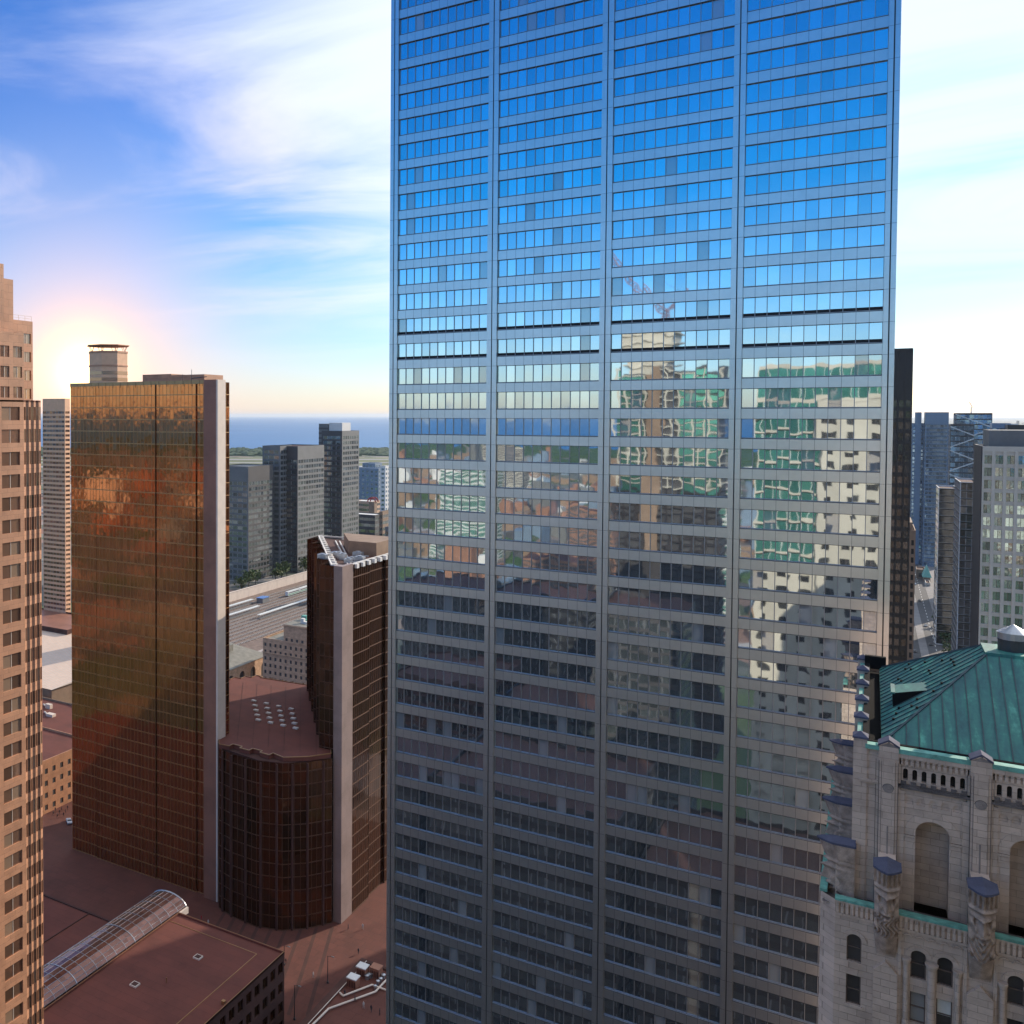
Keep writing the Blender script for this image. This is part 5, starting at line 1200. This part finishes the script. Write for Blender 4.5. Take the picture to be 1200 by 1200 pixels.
def braced_tower():
    x0, x1, y0, y1, zt = Rbox(1115, 1120, 1163, 800, 484)
    r = office('braced_tower', 'dark blue glass tower crossed by white zigzag braces', 'skyscraper', x0, x1, y0, y0 + 26, zt, 'greydk', 'blueglass', 'ribbon', ('front', 'left'), floor=4.2, hf=0.85, sill=0.2, pane=3, top=1.5, margin=0.4, mull=0.2)
    o, a, n, w = face_frame(x0, x1, y0, y0 + 26, 'front'); z = zt - 1; k = 0
    while z > 20:
        m = MB(); p, q = (0, w) if k % 2 == 0 else (w, 0); z2 = z - 11
        m.tube(o + a * p + n * 0.4 + Vector((0, 0, z)), o + a * q + n * 0.4 + Vector((0, 0, z2)), 0.55, 4); m.build('brace', 'white', r); z = z2 - 1.0; k += 1
    x2, x3, y2, y3, zt2 = Rbox(1108, 1114, 1142, 760, 497)
    o, a, n, w = face_frame(x2, x3, y2, y2 + 20, 'front')
    r = office('braced_tower', 'lower front wing of the zigzag braced dark glass tower', 'skyscraper', x2, x3, y2, y2 + 20, zt2, 'greydk', 'blueglass', 'ribbon', ('front', 'left'), floor=4.2, hf=0.85, sill=0.2, pane=3, top=1.5, margin=0.4, mull=0.2)
    z = zt2 - 2; k = 0
    while z > 20:
        m = MB(); p, q = (0, w) if k % 2 == 0 else (w, 0); m.tube(o + a * p + n * 0.4 + Vector((0, 0, z)), o + a * q + n * 0.4 + Vector((0, 0, z - 7)), 0.5, 4); m.build('brace', 'white', r); z -= 9.5; k += 1
    c = onD(1138, 484, 812); r = thing('crane', 'tiny tower crane on top of the zigzag braced tower', 'crane', (c.x, c.y, c.z - 1))
    m = MB(); m.tube((c.x, c.y, c.z - 1), (c.x, c.y, c.z + 5), 0.5, 4); m.build('mast', 'white', r); m = MB(); m.tube((c.x + 1, c.y, c.z + 4.5), (c.x - 1.4, c.y, c.z + 9.5), 0.4, 4); m.build('jib', 'white', r)
braced_tower()
def stone_grid():
    x0, x1, y0, y1, zt = Rbox(1141, 1152.5, 1262, 290, 523)
    r = office('gridded_tower', 'pale stone tower with a tight window grid and dark granite side, right edge', 'skyscraper', x0, x1, y0, y0 + 26, zt, 'cream', 'gridglass', 'punched', ('front',), floor=3.75, colw=2.55, wf=0.68, hf=0.68, sill=0.18, top=2.2, frame='sash', panes=2, roof='greydk', rec=0.35, facemat={'front': 'cream'})
    o, a, n, w = face_frame(x0, x1, y0, y0 + 26, 'front'); m = MB(); cn = round(w / 2.55); cw = w / cn
    for k in range(cn + 1): slab(m, o, a, n, max(0, k * cw - 0.42), min(w, k * cw + 0.42), 0, zt - 1.6, 0, 0.4)
    slab(m, o, a, n, 0, w, zt - 1.6, zt, 0, 0.3); m.build('pier', 'cream', r)['kind'] = 'stuff'
    m = MB(); m.box(x0 - 0.3, x0 - 0.01, y0 + 0.3, y0 + 26, 0, zt); m.build('side_wall', 'greydk', r)
    z2 = onD(1160, 504, 296).z; xx = onY(1159.5, 487, y0 + 5).x; m = MB(); m.box(xx, x1, y0 + 5, y0 + 24, zt - 1, z2); m.build('penthouse', 'greyconc', r)
stone_grid()
x0, x1, y0, y1, zt = Rbox(1160, 1163, 1185, 560, 496)
office('roof_block', 'blue grey rooftop block peeking over the gridded tower', 'building', x0, x1, y0, y0 + 14, zt, 'blueconc', 'blueglass', 'ribbon', ('front', 'left'), floor=4, top=2)
x0, x1, y0, y1, zt = Rbox(1179, 1181, 1240, 540, 498)
office('roof_block', 'black rooftop block at the right edge above the gridded tower', 'building', x0, x1, y0, y0 + 14, zt, 'blacksteel', 'blackglass', 'ribbon', ('front', 'left'), floor=4, top=3)
x0, x1, y0, y1, zt = Rbox(1097.5, 1102, 1124, 640, 572)
office('striped_tower', 'black glass tower with thin white floor lines, farther of the two above the street', 'skyscraper', x0, x1, y0, y0 + 34, zt, 'white', 'blackglass', 'ribbon', ('front', 'left'), floor=4.6, hf=0.98, sill=0.14, pane=3, top=0.8, margin=0.3, mull=0.0, rec=0.1, roof='roofdk')
x0, x1, y0, y1, zt = Rbox(1116, 1127, 1150, 560, 565)
office('striped_tower', 'black glass tower with white zigzag floor edges, taller of two above the street', 'skyscraper', x0, x1, y0, y0 + 46, zt, 'white', 'blackglass', 'ribbon', ('front', 'left'), floor=4.6, hf=0.98, sill=0.13, pane=2.5, top=0.8, margin=0.3, mull=0.25, rec=0.1, roof='roofdk')
for (pb, pc, pr, D, py, lb, wm, gm) in ((1072, 1075, 1098, 1020, 651, 'white low building with dark windows at the end of the street', 'white', 'greydk'), (1076, 1078, 1092, 1500, 628, 'dark brown low block behind the white low building', 'greydk', 'blackglass'),
        (1075, 1077, 1100, 1300, 614, 'blue grey box at the foot of the broad blue tower', 'blueconc', 'blueglass'), (1071, 1078, 1088, 900, 668, 'brown brick block on the far side of the street', 'brown', 'greydk'), (1085, 1089, 1094.5, 860, 684, 'narrow cream building below the little copper roof', 'cream', 'greydk')):
    x0, x1, y0, y1, zt = Rbox(pb, pc, pr, D, py)
    office('low_block', lb, 'building', x0, x1, y0, y0 + 22, zt, wm, gm, 'punched', ('front', 'left'), floor=5.5, colw=5, wf=0.5, hf=0.55, top=2, roof='roofdk')
def copper_roof():
    x0, x1, y0, y1, zt = Rbox(1085, 1088, 1096, 862, 684); r = thing('copper_roof_house', 'little dark house with a bright green copper roof, up the street', 'house', ((x0 + x1) / 2, y0 + 30, 0))
    m = MB(); m.box(x0, x1, y0 + 23, y0 + 45, 0, zt + 2); m.build('wall', 'brown', r); m = MB(); h = zt + 2; i = 0
    m.v = [(x0 - 1, y0 + 22, h), (x1 + 1, y0 + 22, h), (x1 + 1, y0 + 46, h), (x0 - 1, y0 + 46, h), ((x0 + x1) / 2, y0 + 28, h + 10), ((x0 + x1) / 2, y0 + 40, h + 10)]; m.f = [(0, 1, 4), (1, 2, 5, 4), (2, 3, 5), (3, 0, 4, 5)]; m.m = [0] * 4; m.build('roof', 'copper_lt', r)
copper_roof()
def far_city():
    rnd = random.Random(11); m = MB()
    for k in range(1500):
        px = rnd.uniform(1050, 1420); D = 1500 + 13000 * rnd.random() ** 1.4; p = onD(px, 487, D); s = rnd.uniform(8, 26); h = rnd.uniform(6, 22) if rnd.random() < 0.93 else rnd.uniform(30, 90)
        m.box(p.x - s, p.x + s, p.y - s * 0.8, p.y + s * 0.8, 0, h, rnd.choice((0, 0, 1, 2, 3)), skip='b')
    for k in range(900):
        px = rnd.uniform(1050, 1420); D = 1500 + 16000 * rnd.random() ** 1.3; p = onD(px, 487, D); s = rnd.uniform(15, 40); m.lathe((p.x, p.y, 0), [(s, 0), (s * 0.9, 7), (s * 0.4, 13)], 5, 4)
    tag(m.build('far_city', ['greyconc', 'blueconc', 'white', 'brown', 'leafdk']), 'hazy mass of far houses and trees reaching to the horizon on the right', 'city', kind='stuff')
    m = MB()
    for k in range(1400):
        x = rnd.uniform(-1500, 900); y = -rnd.uniform(450, 2600); s = rnd.uniform(7, 22); h = rnd.uniform(6, 26) if rnd.random() < 0.92 else rnd.uniform(30, 75)
        m.box(x - s, x + s, y - s * 0.7, y + s * 0.7, 0, h, rnd.choice((0, 1, 2, 3, 3, 5)), skip='b')
    for k in range(700):
        x = rnd.uniform(-1500, 900); y = -rnd.uniform(420, 2600); s = rnd.uniform(6, 16); m.lathe((x, y, 0), [(s, 0), (s * 0.9, 6), (s * 0.4, 11)], 6, 4)
    tag(m.build('far_city', ['greyconc', 'blueconc', 'white', 'brown', 'leafdk', 'orange']), 'mass of low houses mirrored in the middle of the main tower glass', 'city', kind='stuff')
    m = MB()
    for k in range(500):
        px = rnd.uniform(60, 470); D = 1500 + 1100 * rnd.random(); p = onD(px, 487, D); s = rnd.uniform(6, 18); h = rnd.uniform(5, 24)
        m.box(p.x - s, p.x + s, p.y - s * 0.8, p.y + s * 0.8, 0, h, rnd.choice((0, 1, 2, 3, 3)), skip='b')
    for k in range(400):
        px = rnd.uniform(60, 470); D = 1000 + 1600 * rnd.random(); p = onD(px, 487, D); s = rnd.uniform(5, 12); m.lathe((p.x, p.y, 0), [(s, 0), (s * 0.9, 5), (s * 0.4, 9)], 6, 4)
    tag(m.build('far_city', ['greyconc', 'blueconc', 'white', 'brown', 'leaf']), 'jumble of low harbour buildings and trees before the island on the left', 'city', kind='stuff')
far_city()

# ------------------------------------------------------------------ what stands behind the viewer and shows in the mirror glass
YM = 139.1
def Vbox(pl, pr, D, py):
    c = onD((pl + pr) / 2, 487, D); a, b = onY(pl, 487, c.y), onY(pr, 487, c.y); return a.x, b.x, 2 * YM - c.y, onD((pl + pr) / 2, py, D).z
def behind():
    yb = -1.4
    r = office('cream_tower', 'cream precast tower mirrored in the right bay of the main tower', 'skyscraper', -11, 36, yb - 30, yb, 158.5, 'cream', 'blackglass', 'punched', ('back', 'left'), floor=3.9, colw=4.6, wf=0.42, hf=0.46, sill=0.3, top=3, panes=2, frame='sash')
    m = MB(); m.box(-24.5, 36, yb - 29, yb - 1.5, 158.0, 166.5); ww = []
    m = MB(); bw = [(0, m)]
    ribs = MB(); o, a, n, w = face_frame(-24.5, 36, yb - 29, yb - 1.0, 'back'); wl = MB(); ribbon_face(wl, ww, o, a, n, w, 158.6, 167.0, 2, 0.98, 0.22, 0.2, 2.0, 0.1, 0.12)
    wl.box(-24.4, 35.9, yb - 29, yb - 1.3, 158.6, 166.9, skip='b'); wl.build('crown', 'cream', r)
    for s, q in ww: q.build('window_band', ['teal', 'white'], r)
    steps = [(-24.5, -11, 0, 158.5)]
    for k, (xa, xb, za, zb) in enumerate(((-24.5, -11, 30, 158.5),)):
        g = MB(); gw = []; o, a, n, w = face_frame(xa, xb, yb - 28, yb - 0.8, 'back'); ribbon_face(g, gw, o, a, n, w, 116, zb, 11, 0.85, 0.22, 0.2, 1.9, 0.1, 0.15)
        o, a, n, w = face_frame(xa, xb, yb - 28, yb - 0.8, 'left'); flat_rect(g, o, a, n, 0, w, 0, zb); o, a, n, w = face_frame(xa, xb, yb - 28, yb - 0.8, 'back'); pw = []; punched_face(g, pw, o, a, n, w, 0, 116, 3, 30, 0.45, 0.45, 0.3)
        for s, q in pw[-30:]: q.build('window', ['blackglass', 'sash'], r)
        g.box(xa + .1, xb - 0.1, yb - 28, yb - 1.2, 0, 115.9); g.build('glass_bay_frame', 'cream', r)
        for s, q in gw: q.build('window_band', ['teal', 'white'], r)
    # tower under construction with a crane
    x0, x1, y1, zt = Vbox(722, 846, 430, 430)
    r = thing('unfinished_tower', 'unfinished apartment tower mirrored in the third bay of the main tower', 'skyscraper', ((x0 + x1) / 2, y1 - 15, 0))
    m = MB(); w = x1 - x0
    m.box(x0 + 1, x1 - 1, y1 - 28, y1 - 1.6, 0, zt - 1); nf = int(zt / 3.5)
    for k in range(nf + 1):
        z = k * 3.5; e = 0 if z < zt - 14 else 4; m.box(x0, x1 - e * 2.2, y1 - 29, y1, z - 0.35, z + 0.1, 1 if z > 122 else 3)  # lower slabs darker: shade on the lower floors put into the colour
    for j in range(9):
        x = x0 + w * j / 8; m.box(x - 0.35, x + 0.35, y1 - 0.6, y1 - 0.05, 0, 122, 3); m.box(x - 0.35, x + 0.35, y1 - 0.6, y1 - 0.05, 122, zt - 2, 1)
    m.box(x0 + w * 0.28, x0 + w * 0.42, y1 - 1.4, y1 + 0.3, 0, zt - 1, 2); m.box(x0 + w * 0.06, x0 + w * 0.52, y1 - 20, y1 - 3, zt - 1, zt + 18, 1)
    for k in range(4): m.box(x0 + w * 0.02, x0 + w * 0.55, y1 - 21, y1 - 2, zt + 2 + k * 4.4, zt + 2.6 + k * 4.4, 1)
    m.build('frame', ['greydk', 'cream', 'brown', 'shade_wall'], r)
    for k in range(nf):
        g = MB(); z = k * 3.5
        for (a, b) in ((0.02, 0.26), (0.62, 0.98)): g.poly([(x0 + w * b, y1 - 1.0, z + 0.5), (x0 + w * a, y1 - 1.0, z + 0.5), (x0 + w * a, y1 - 1.0, z + 3.0), (x0 + w * b, y1 - 1.0, z + 3.0)])
        g.build('window_band', 'teal' if z > 118 else 'greydk', r)  # lower bands grey, part of the painted shade
    c = Vector((x0 + w * 0.42, y1 - 10, zt + 17)); cr = thing('crane', 'lattice luffing crane mirrored above the unfinished tower', 'crane', tuple(c))
    def lattice(a, b, s, n, name):
        m = MB(); a, b = Vector(a), Vector(b); d = (b - a).normalized(); u = d.orthogonal().normalized(); v = d.cross(u); C4 = [u * s + v * s, u * s - v * s, -u * s - v * s, -u * s + v * s]
        for q in C4: m.tube(a + q, b + q, 0.30, 4)
        for k in range(n):
            p, q = a.lerp(b, k / n), a.lerp(b, (k + 1) / n)
            for i in range(4): m.tube(p + C4[i], q + C4[(i + 1) % 4], 0.17, 4)
        m.build(name, 'cranered', cr)
    lattice(c, c + Vector((0, 0, 9)), 0.9, 5, 'mast'); lattice(c + Vector((0, 0, 8)), c + Vector((-25, 2, 36)), 1.1, 18, 'jib'); lattice(c + Vector((0, 0, 8)), c + Vector((8, 0, 18)), 0.5, 6, 'counter_jib')
    m = MB(); m.tube(c + Vector((8, 0, 18)), c + Vector((-22, 2, 33)), 0.07, 4); m.tube(c + Vector((-24, 2, 36)), c + Vector((-24, 2, 5)), 0.06, 4); m.build('cable', 'steel_dark', cr)
    for (pl, pr, D, py, lb, wm, gm, fl) in ((510, 572, 1000, 548, 'green balcony block mirrored in the first bay of the main tower', 'white', 'teal', 4.5), (664, 716, 900, 596, 'orange brick block mirrored in the second bay of the main tower', 'orange', 'greydk', 4),
            (615, 690, 760, 655, 'long orange brick terrace mirrored low in the second bay', 'orange', 'greydk', 4), (560, 610, 1700, 522, 'far cream slab mirrored near the skyline in the second bay', 'cream', 'greydk', 5),
            (470, 560, 470, 690, 'dark office block mirrored low in the first bay', 'greydk', 'blackglass', 3.8), (575, 690, 430, 700, 'black glass office block mirrored low in the second bay', 'blacksteel', 'blackglass', 3.8),  # dark wall colours of these low blocks stand in for shade
            (700, 800, 330, 720, 'dark stone block mirrored low in the third bay', 'greydk', 'greyglass', 3.8), (800, 858, 700, 575, 'pale low block mirrored beside the unfinished tower', 'white', 'teal', 4), (590, 700, 330, 830, 'dark low block mirrored near the foot of the second bay', 'blacksteel', 'greyglass', 3.8), (462, 570, 350, 800, 'brown dark block mirrored near the foot of the first bay', 'roofdk', 'bronze', 3.8)):  # dark walls again paint in shade; the pale block keeps its own colour
        x0, x1, y1, zt = Vbox(pl, pr, D, py)
        office('mirrored_block', lb, 'building', x0, x1, y1 - 40, y1, zt, wm, gm, 'ribbon', ('back', 'left', 'right'), floor=fl, hf=0.65, pane=3, top=2, mull=0.3, roof='roofdk')
    office('shade_tower', 'plain grey banded tower added out of view to shade the mirrored cream facade', 'skyscraper', 14, 52, 52, 78, 142, 'greyconc', 'greyglass', 'ribbon', ('back', 'left', 'front'), floor=3.9, hf=0.6, pane=2)  # unseen tower, added to shade the lower part of the cream tower
    for lb, x0, x1, y0, y1, zt in (('unseen dark low block added to darken the glass at the foot of the first bays', -150, -92, 12, 56, 62), ('unseen black low block added to darken the glass at the foot of the middle bays', -88, -44, 14, 58, 66), ('unseen dark grey low block added to darken the glass at the foot of the right bay', -40, -6, 20, 60, 58)):  # low blocks added so the lowest panes mirror something dark
        office('mirrored_block', lb, 'building', x0, x1, y0, y1, zt, 'shade_wall', 'greydk', 'ribbon', ('back', 'left', 'right'), floor=3.8, hf=0.65, pane=3, top=2, mull=0.3, roof='roofdk')
behind()
# ------------------------------------------------------------------ trees, people, cars, lamps
def tree(x, y, h, r, label, mat='leaf', group=None, z=0.0, n=260, seed=0):
    rnd = random.Random(seed); root = thing('tree', label, 'tree', (x, y, z), group)
    t = MB(); t.tube((x, y, z), (x, y, z + h * 0.45), h * 0.028, 7, 0, h * 0.018)
    for k in range(5):
        q = k * 1.26 + rnd.random(); t.tube((x, y, z + h * (0.28 + 0.04 * k)), (x + math.cos(q) * r * 0.65, y + math.sin(q) * r * 0.65, z + h * (0.55 + 0.06 * k)), h * 0.014, 5, 0, h * 0.005)
    t.build('trunk', 'bark', root); c = MB()
    cl = [(rnd.uniform(-.6, .6) * r, rnd.uniform(-.6, .6) * r, h * rnd.uniform(0.42, 0.88), r * rnd.uniform(0.3, 0.55)) for _ in range(9)]
    for k in range(n):
        a, b, zz, s = rnd.choice(cl); v = Vector((rnd.gauss(0, 1), rnd.gauss(0, 1), rnd.gauss(0, 1))).normalized() * s * rnd.uniform(0.55, 1.08); p = Vector((x + a, y + b, z + zz)) + v
        u = Vector((rnd.gauss(0, 1), rnd.gauss(0, 1), rnd.gauss(0, 1))).normalized(); w = u.orthogonal().normalized(); e = u.cross(w); L = r * rnd.uniform(0.09, 0.17)
        c.poly([p - w * L - e * L * .6, p + w * L - e * L * .6, p + w * L + e * L * .6, p - w * L + e * L * .6])
    c.build('crown', mat, root); return root
for k in range(11):
    p = onZ(268 + k * 8.6, 694 - k * 3.6, 0); tree(-452 - (k % 3) * 5, 640 + k * 19, 13 + (k * 7 % 5), 6.5, 'young green tree in the row behind the pale concrete wall of the tracks', 'leaf', 'trees along the concrete wall', n=240, seed=k)
for k in range(8):
    tree(44 + (k % 2) * 6 - 1, 770 + k * 17, 9 + k % 3, 4.0, 'small dark green street tree beside the road on the right', 'leafdk', 'street trees on the right', n=200, seed=40 + k)
for k in range(7):
    p = onZ(428 + k * 4.2, 640 + (k % 3) * 7, 0); tree(p.x, p.y, 12, 8, 'round green tree behind the roof of the shorter gold tower', 'leaf', 'trees behind the shorter gold tower', n=220, seed=70 + k)

def person_mesh(pose):
    me = bpy.data.meshes.new('person'); sw = 0.16 if pose == 0 else 0.32
    V = [(0, 0, 0.95), (0, 0.01, 1.2), (0, 0.01, 1.42), (0, 0, 1.52), (0, -0.01, 1.64), (0, -0.01, 1.76), (0.19, 0.01, 1.40), (0.25, -0.02, 1.12), (0.25, -0.10, 0.86), (-0.19, 0.01, 1.40), (-0.25, 0.05, 1.12), (-0.25, 0.0, 0.86),
         (0.10, 0, 0.88), (0.11, -sw * 0.5, 0.48), (0.11, -sw * 0.6, 0.08), (0.11, -sw * 0.6 - 0.16, 0.04), (-0.10, 0, 0.88), (-0.11, sw * 0.4, 0.48), (-0.11, sw * 0.9, 0.10), (-0.11, sw * 0.9 - 0.16, 0.04)]
    E = [(0, 1), (1, 2), (2, 3), (3, 4), (4, 5), (2, 6), (6, 7), (7, 8), (2, 9), (9, 10), (10, 11), (0, 12), (12, 13), (13, 14), (14, 15), (0, 16), (16, 17), (17, 18), (18, 19)]
    rad = [.15, .15, .16, .06, .10, .09, .075, .05, .04, .075, .05, .04, .10, .07, .05, .04, .10, .07, .05, .04]
    me.from_pydata(V, E, []); o = bpy.data.objects.new('person', me); col.objects.link(o)
    md = o.modifiers.new('skin', 'SKIN'); sv = me.skin_vertices[0].data
    for k, q in enumerate(rad): sv[k].radius = (q, q * 0.85)
    sv[0].use_root = True
    s = o.modifiers.new('sub', 'SUBSURF'); s.levels = 1; s.render_levels = 1
    dg = bpy.context.evaluated_depsgraph_get(); m2 = bpy.data.meshes.new_from_object(o.evaluated_get(dg)); bpy.data.objects.remove(o)
    return m2
skin = plain('skin', (0.4, 0.25, 0.18), 0.6); PM = [person_mesh(0), person_mesh(1)]
def person(x, y, z, rz, pose, cloth, label):
    o = bpy.data.objects.new('person', PM[pose]); col.objects.link(o); o.location = (x, y, z); o.rotation_euler = (0, 0, rz)
    if not o.data.materials: o.data.materials.append(M['cloth_a'])
    o.material_slots[0].link = 'OBJECT'; o.material_slots[0].material = M[cloth]
    tag(o, label, 'person', 'people on foot'); return o
pp = [((236, 1079), 'cloth_c', 'person in red walking past the corner of the barrel vault'), ((244, 1084), 'cloth_b', 'person in pale clothes standing near the barrel vault'), ((262, 1095), 'cloth_b', 'person in pale clothes walking on the paving beside the flat roof'),
      ((425, 1089), 'cloth_b', 'person in pale clothes walking alone beside the grey corner column'), ((408, 1089), 'cloth_a', 'person in dark clothes standing at the foot of the grey corner column'), ((420, 1118), 'cloth_a', 'person in dark clothes beside the corner of the rooftop terrace'), ((367, 1146), 'cloth_b', 'person in pale clothes standing by the tall lamp on the plaza'),
      ((335, 1130), 'cloth_a', 'person in dark clothes walking in the middle of the plaza')]
for k, ((px, py), cl, lb) in enumerate(pp):
    p = onZ(px, py, 0.04); person(p.x, p.y, 0.04, k * 1.3, k % 2, cl, lb)
for k, (px, py, cl, lb) in enumerate(((404, 1168, 'cloth_a', 'person in dark clothes on the roof terrace, beside the duct bend'), (416, 1174, 'cloth_a', 'person in dark clothes on the roof terrace, second from the left'), (426, 1182, 'cloth_b', 'person in pale clothes on the roof terrace, in the middle of the group'), (435, 1186, 'cloth_a', 'person in dark clothes on the roof terrace, in front of the pale one'), (445, 1190, 'cloth_a', 'person in dark clothes on the roof terrace, nearest the main tower'))):
    p = onZ(px, py, 15.0); person(p.x, p.y, 15.0, k * 2.1, k % 2, cl, lb)
for k in range(9):
    p = onZ(60 + k * 2.4, 948 + (k * 7 % 11), 0.04); person(p.x, p.y, 0.04, k * 1.7, k % 2, 'cloth_a', 'tiny person in dark clothes on the paving in the gap left of the gold tower')

def lamp(px, py, h, label):
    p = onZ(px, py, 0.02); r = thing('street_lamp', label, 'lamp', (p.x, p.y, 0.02))
    m = MB(); m.tube((p.x, p.y, 0.02), (p.x, p.y, h), 0.14, 8, 0, 0.08); m.lathe((p.x, p.y, 0.02), [(0.3, 0), (0.3, 0.5), (0.14, 0.6)], 8); m.build('pole', 'steel_dark', r)
    m = MB(); m.tube((p.x, p.y, h), (p.x + 1.4, p.y, h + 0.3), 0.06, 6); m.build('arm', 'steel_dark', r); m = MB(); m.box(p.x + 1.1, p.x + 1.9, p.y - 0.16, p.y + 0.16, h + 0.2, h + 0.36); m.build('lamp_head', 'zinc', r)
lamp(384, 1152, 7.5, 'dark lamp post on the plaza near the roof terrace'); lamp(345, 1195, 9.0, 'dark lamp post at the bottom, between the flat roof and terrace'); lamp(333, 1131, 5.5, 'dark lamp post in the middle of the plaza with the painted shadow stripes')

def car_proto(paint):
    r = thing('car', 'car', 'car', (0, 0, 0)); P = [(-2.2, 0.35), (-2.2, 0.85), (-1.95, 0.95), (-1.1, 1.0), (-0.5, 1.42), (0.8, 1.45), (1.5, 1.02), (2.1, 0.9), (2.25, 0.7), (2.25, 0.35)]
    m = MB(); n = len(P)
    for s, sg in ((-0.88, -1), (0.88, 1)):
        q = [(s * (0.8 if z > 1.1 else 1), x, z) for x, z in P]; m.poly(q if sg > 0 else q[::-1])
    for (xa, za), (xb, zb) in zip(P, P[1:] + P[:1]):
        fa, fb = (0.8 if za > 1.1 else 1) * 0.88, (0.8 if zb > 1.1 else 1) * 0.88
        m.poly([(-fa, xa, za), (fa, xa, za), (fb, xb, zb), (-fb, xb, zb)][::-1], 0)
    m.build('body', paint, r); g = MB()
    for a, b, c, d in (((-1.05, 1.03), (-0.52, 1.39), 0.78, 0.66), ((1.46, 1.05), (0.84, 1.41), 0.78, 0.66)): g.poly([(-c, a[0] + (-0.03 if a[0] < 0 else 0.03), a[1]), (c, a[0] + (-0.03 if a[0] < 0 else 0.03), a[1]), (d, b[0] + (-0.03 if a[0] < 0 else 0.03), b[1]), (-d, b[0] + (-0.03 if a[0] < 0 else 0.03), b[1])])
    for s in (-1, 1): g.poly([(s * 0.86, -0.9, 1.06), (s * 0.86, 1.2, 1.06), (s * 0.715, 0.7, 1.38), (s * 0.715, -0.45, 1.38)])
    g.build('window', 'blackglass', r)
    for x in (-0.8, 0.8):
        for y in (-1.4, 1.4): w = MB(); w.tube((x - 0.11, y, 0.34), (x + 0.11, y, 0.34), 0.34, 12); w.build('wheel', 'rubber', r)
    for x in (-0.6, 0.6): w = MB(); w.box(x - 0.18, x + 0.18, -2.24, -2.19, 0.62, 0.8); w.build('headlight', 'white', r)
    return r
protos = {k: car_proto('car_' + k) for k in ('white', 'dark', 'silver', 'red')}; used = set()
spots = [(21.5, 618, 'white'), (25.6, 655, 'silver'), (21.5, 676, 'white'), (35, 640, 'dark'), (39.5, 700, 'white'), (48, 704, 'silver'), (57, 718, 'white'), (66, 706, 'dark'), (21.5, 742, 'white'), (25.6, 771, 'dark'), (21.4, 795, 'silver'), (25.8, 828, 'white'), (21.4, 850, 'red'), (25.6, 893, 'white'), (35.0, 800, 'dark'), (35.2, 870, 'silver'), (25.5, 950, 'white'), (35.2, 985, 'dark'), (21.5, 1020, 'white'), (35.0, 1080, 'white'), (28, 702, 'silver'), (30, 722, 'white')]
for k, (x, y, c) in enumerate(spots):
    r = protos[c] if c not in used else copy_tree(protos[c]); used.add(c)
    r.location = (x, y, 0.04); r.rotation_euler = (0, 0, R(90) if (x > 43 or k > 19) else (0 if x < 30 else math.pi))
    tag(r, 'tiny %s car on the street far below, right of the black tower' % c, 'car', 'cars on the street on the right')
p = onZ(81, 964, 0); r = copy_tree(protos['white']); r.location = (p.x, p.y, 0.04); r.rotation_euler = (0, 0, 0.9); tag(r, 'white car on the paving at the left foot of the gold tower', 'car', 'cars by the gold tower')

# ------------------------------------------------------------------ the air between: far things fade to blue
def haze():
    m = bpy.data.materials.new('haze air'); m.use_nodes = True; t = m.node_tree; t.nodes.clear()
    o = t.nodes.new('ShaderNodeOutputMaterial'); v = t.nodes.new('ShaderNodeVolumePrincipled'); t.links.new(v.outputs[0], o.inputs['Volume'])
    v.inputs['Color'].default_value = (0.80, 0.90, 1.0, 1); v.inputs['Density'].default_value = HAZE; v.inputs['Anisotropy'].default_value = 0.3
    b = MB(); S = 95000; b.box(-S, S, -S, S, -1.0, 262.0); h = b.build('haze', m); h['kind'] = 'stuff'
HAZE = 0.00002
haze()
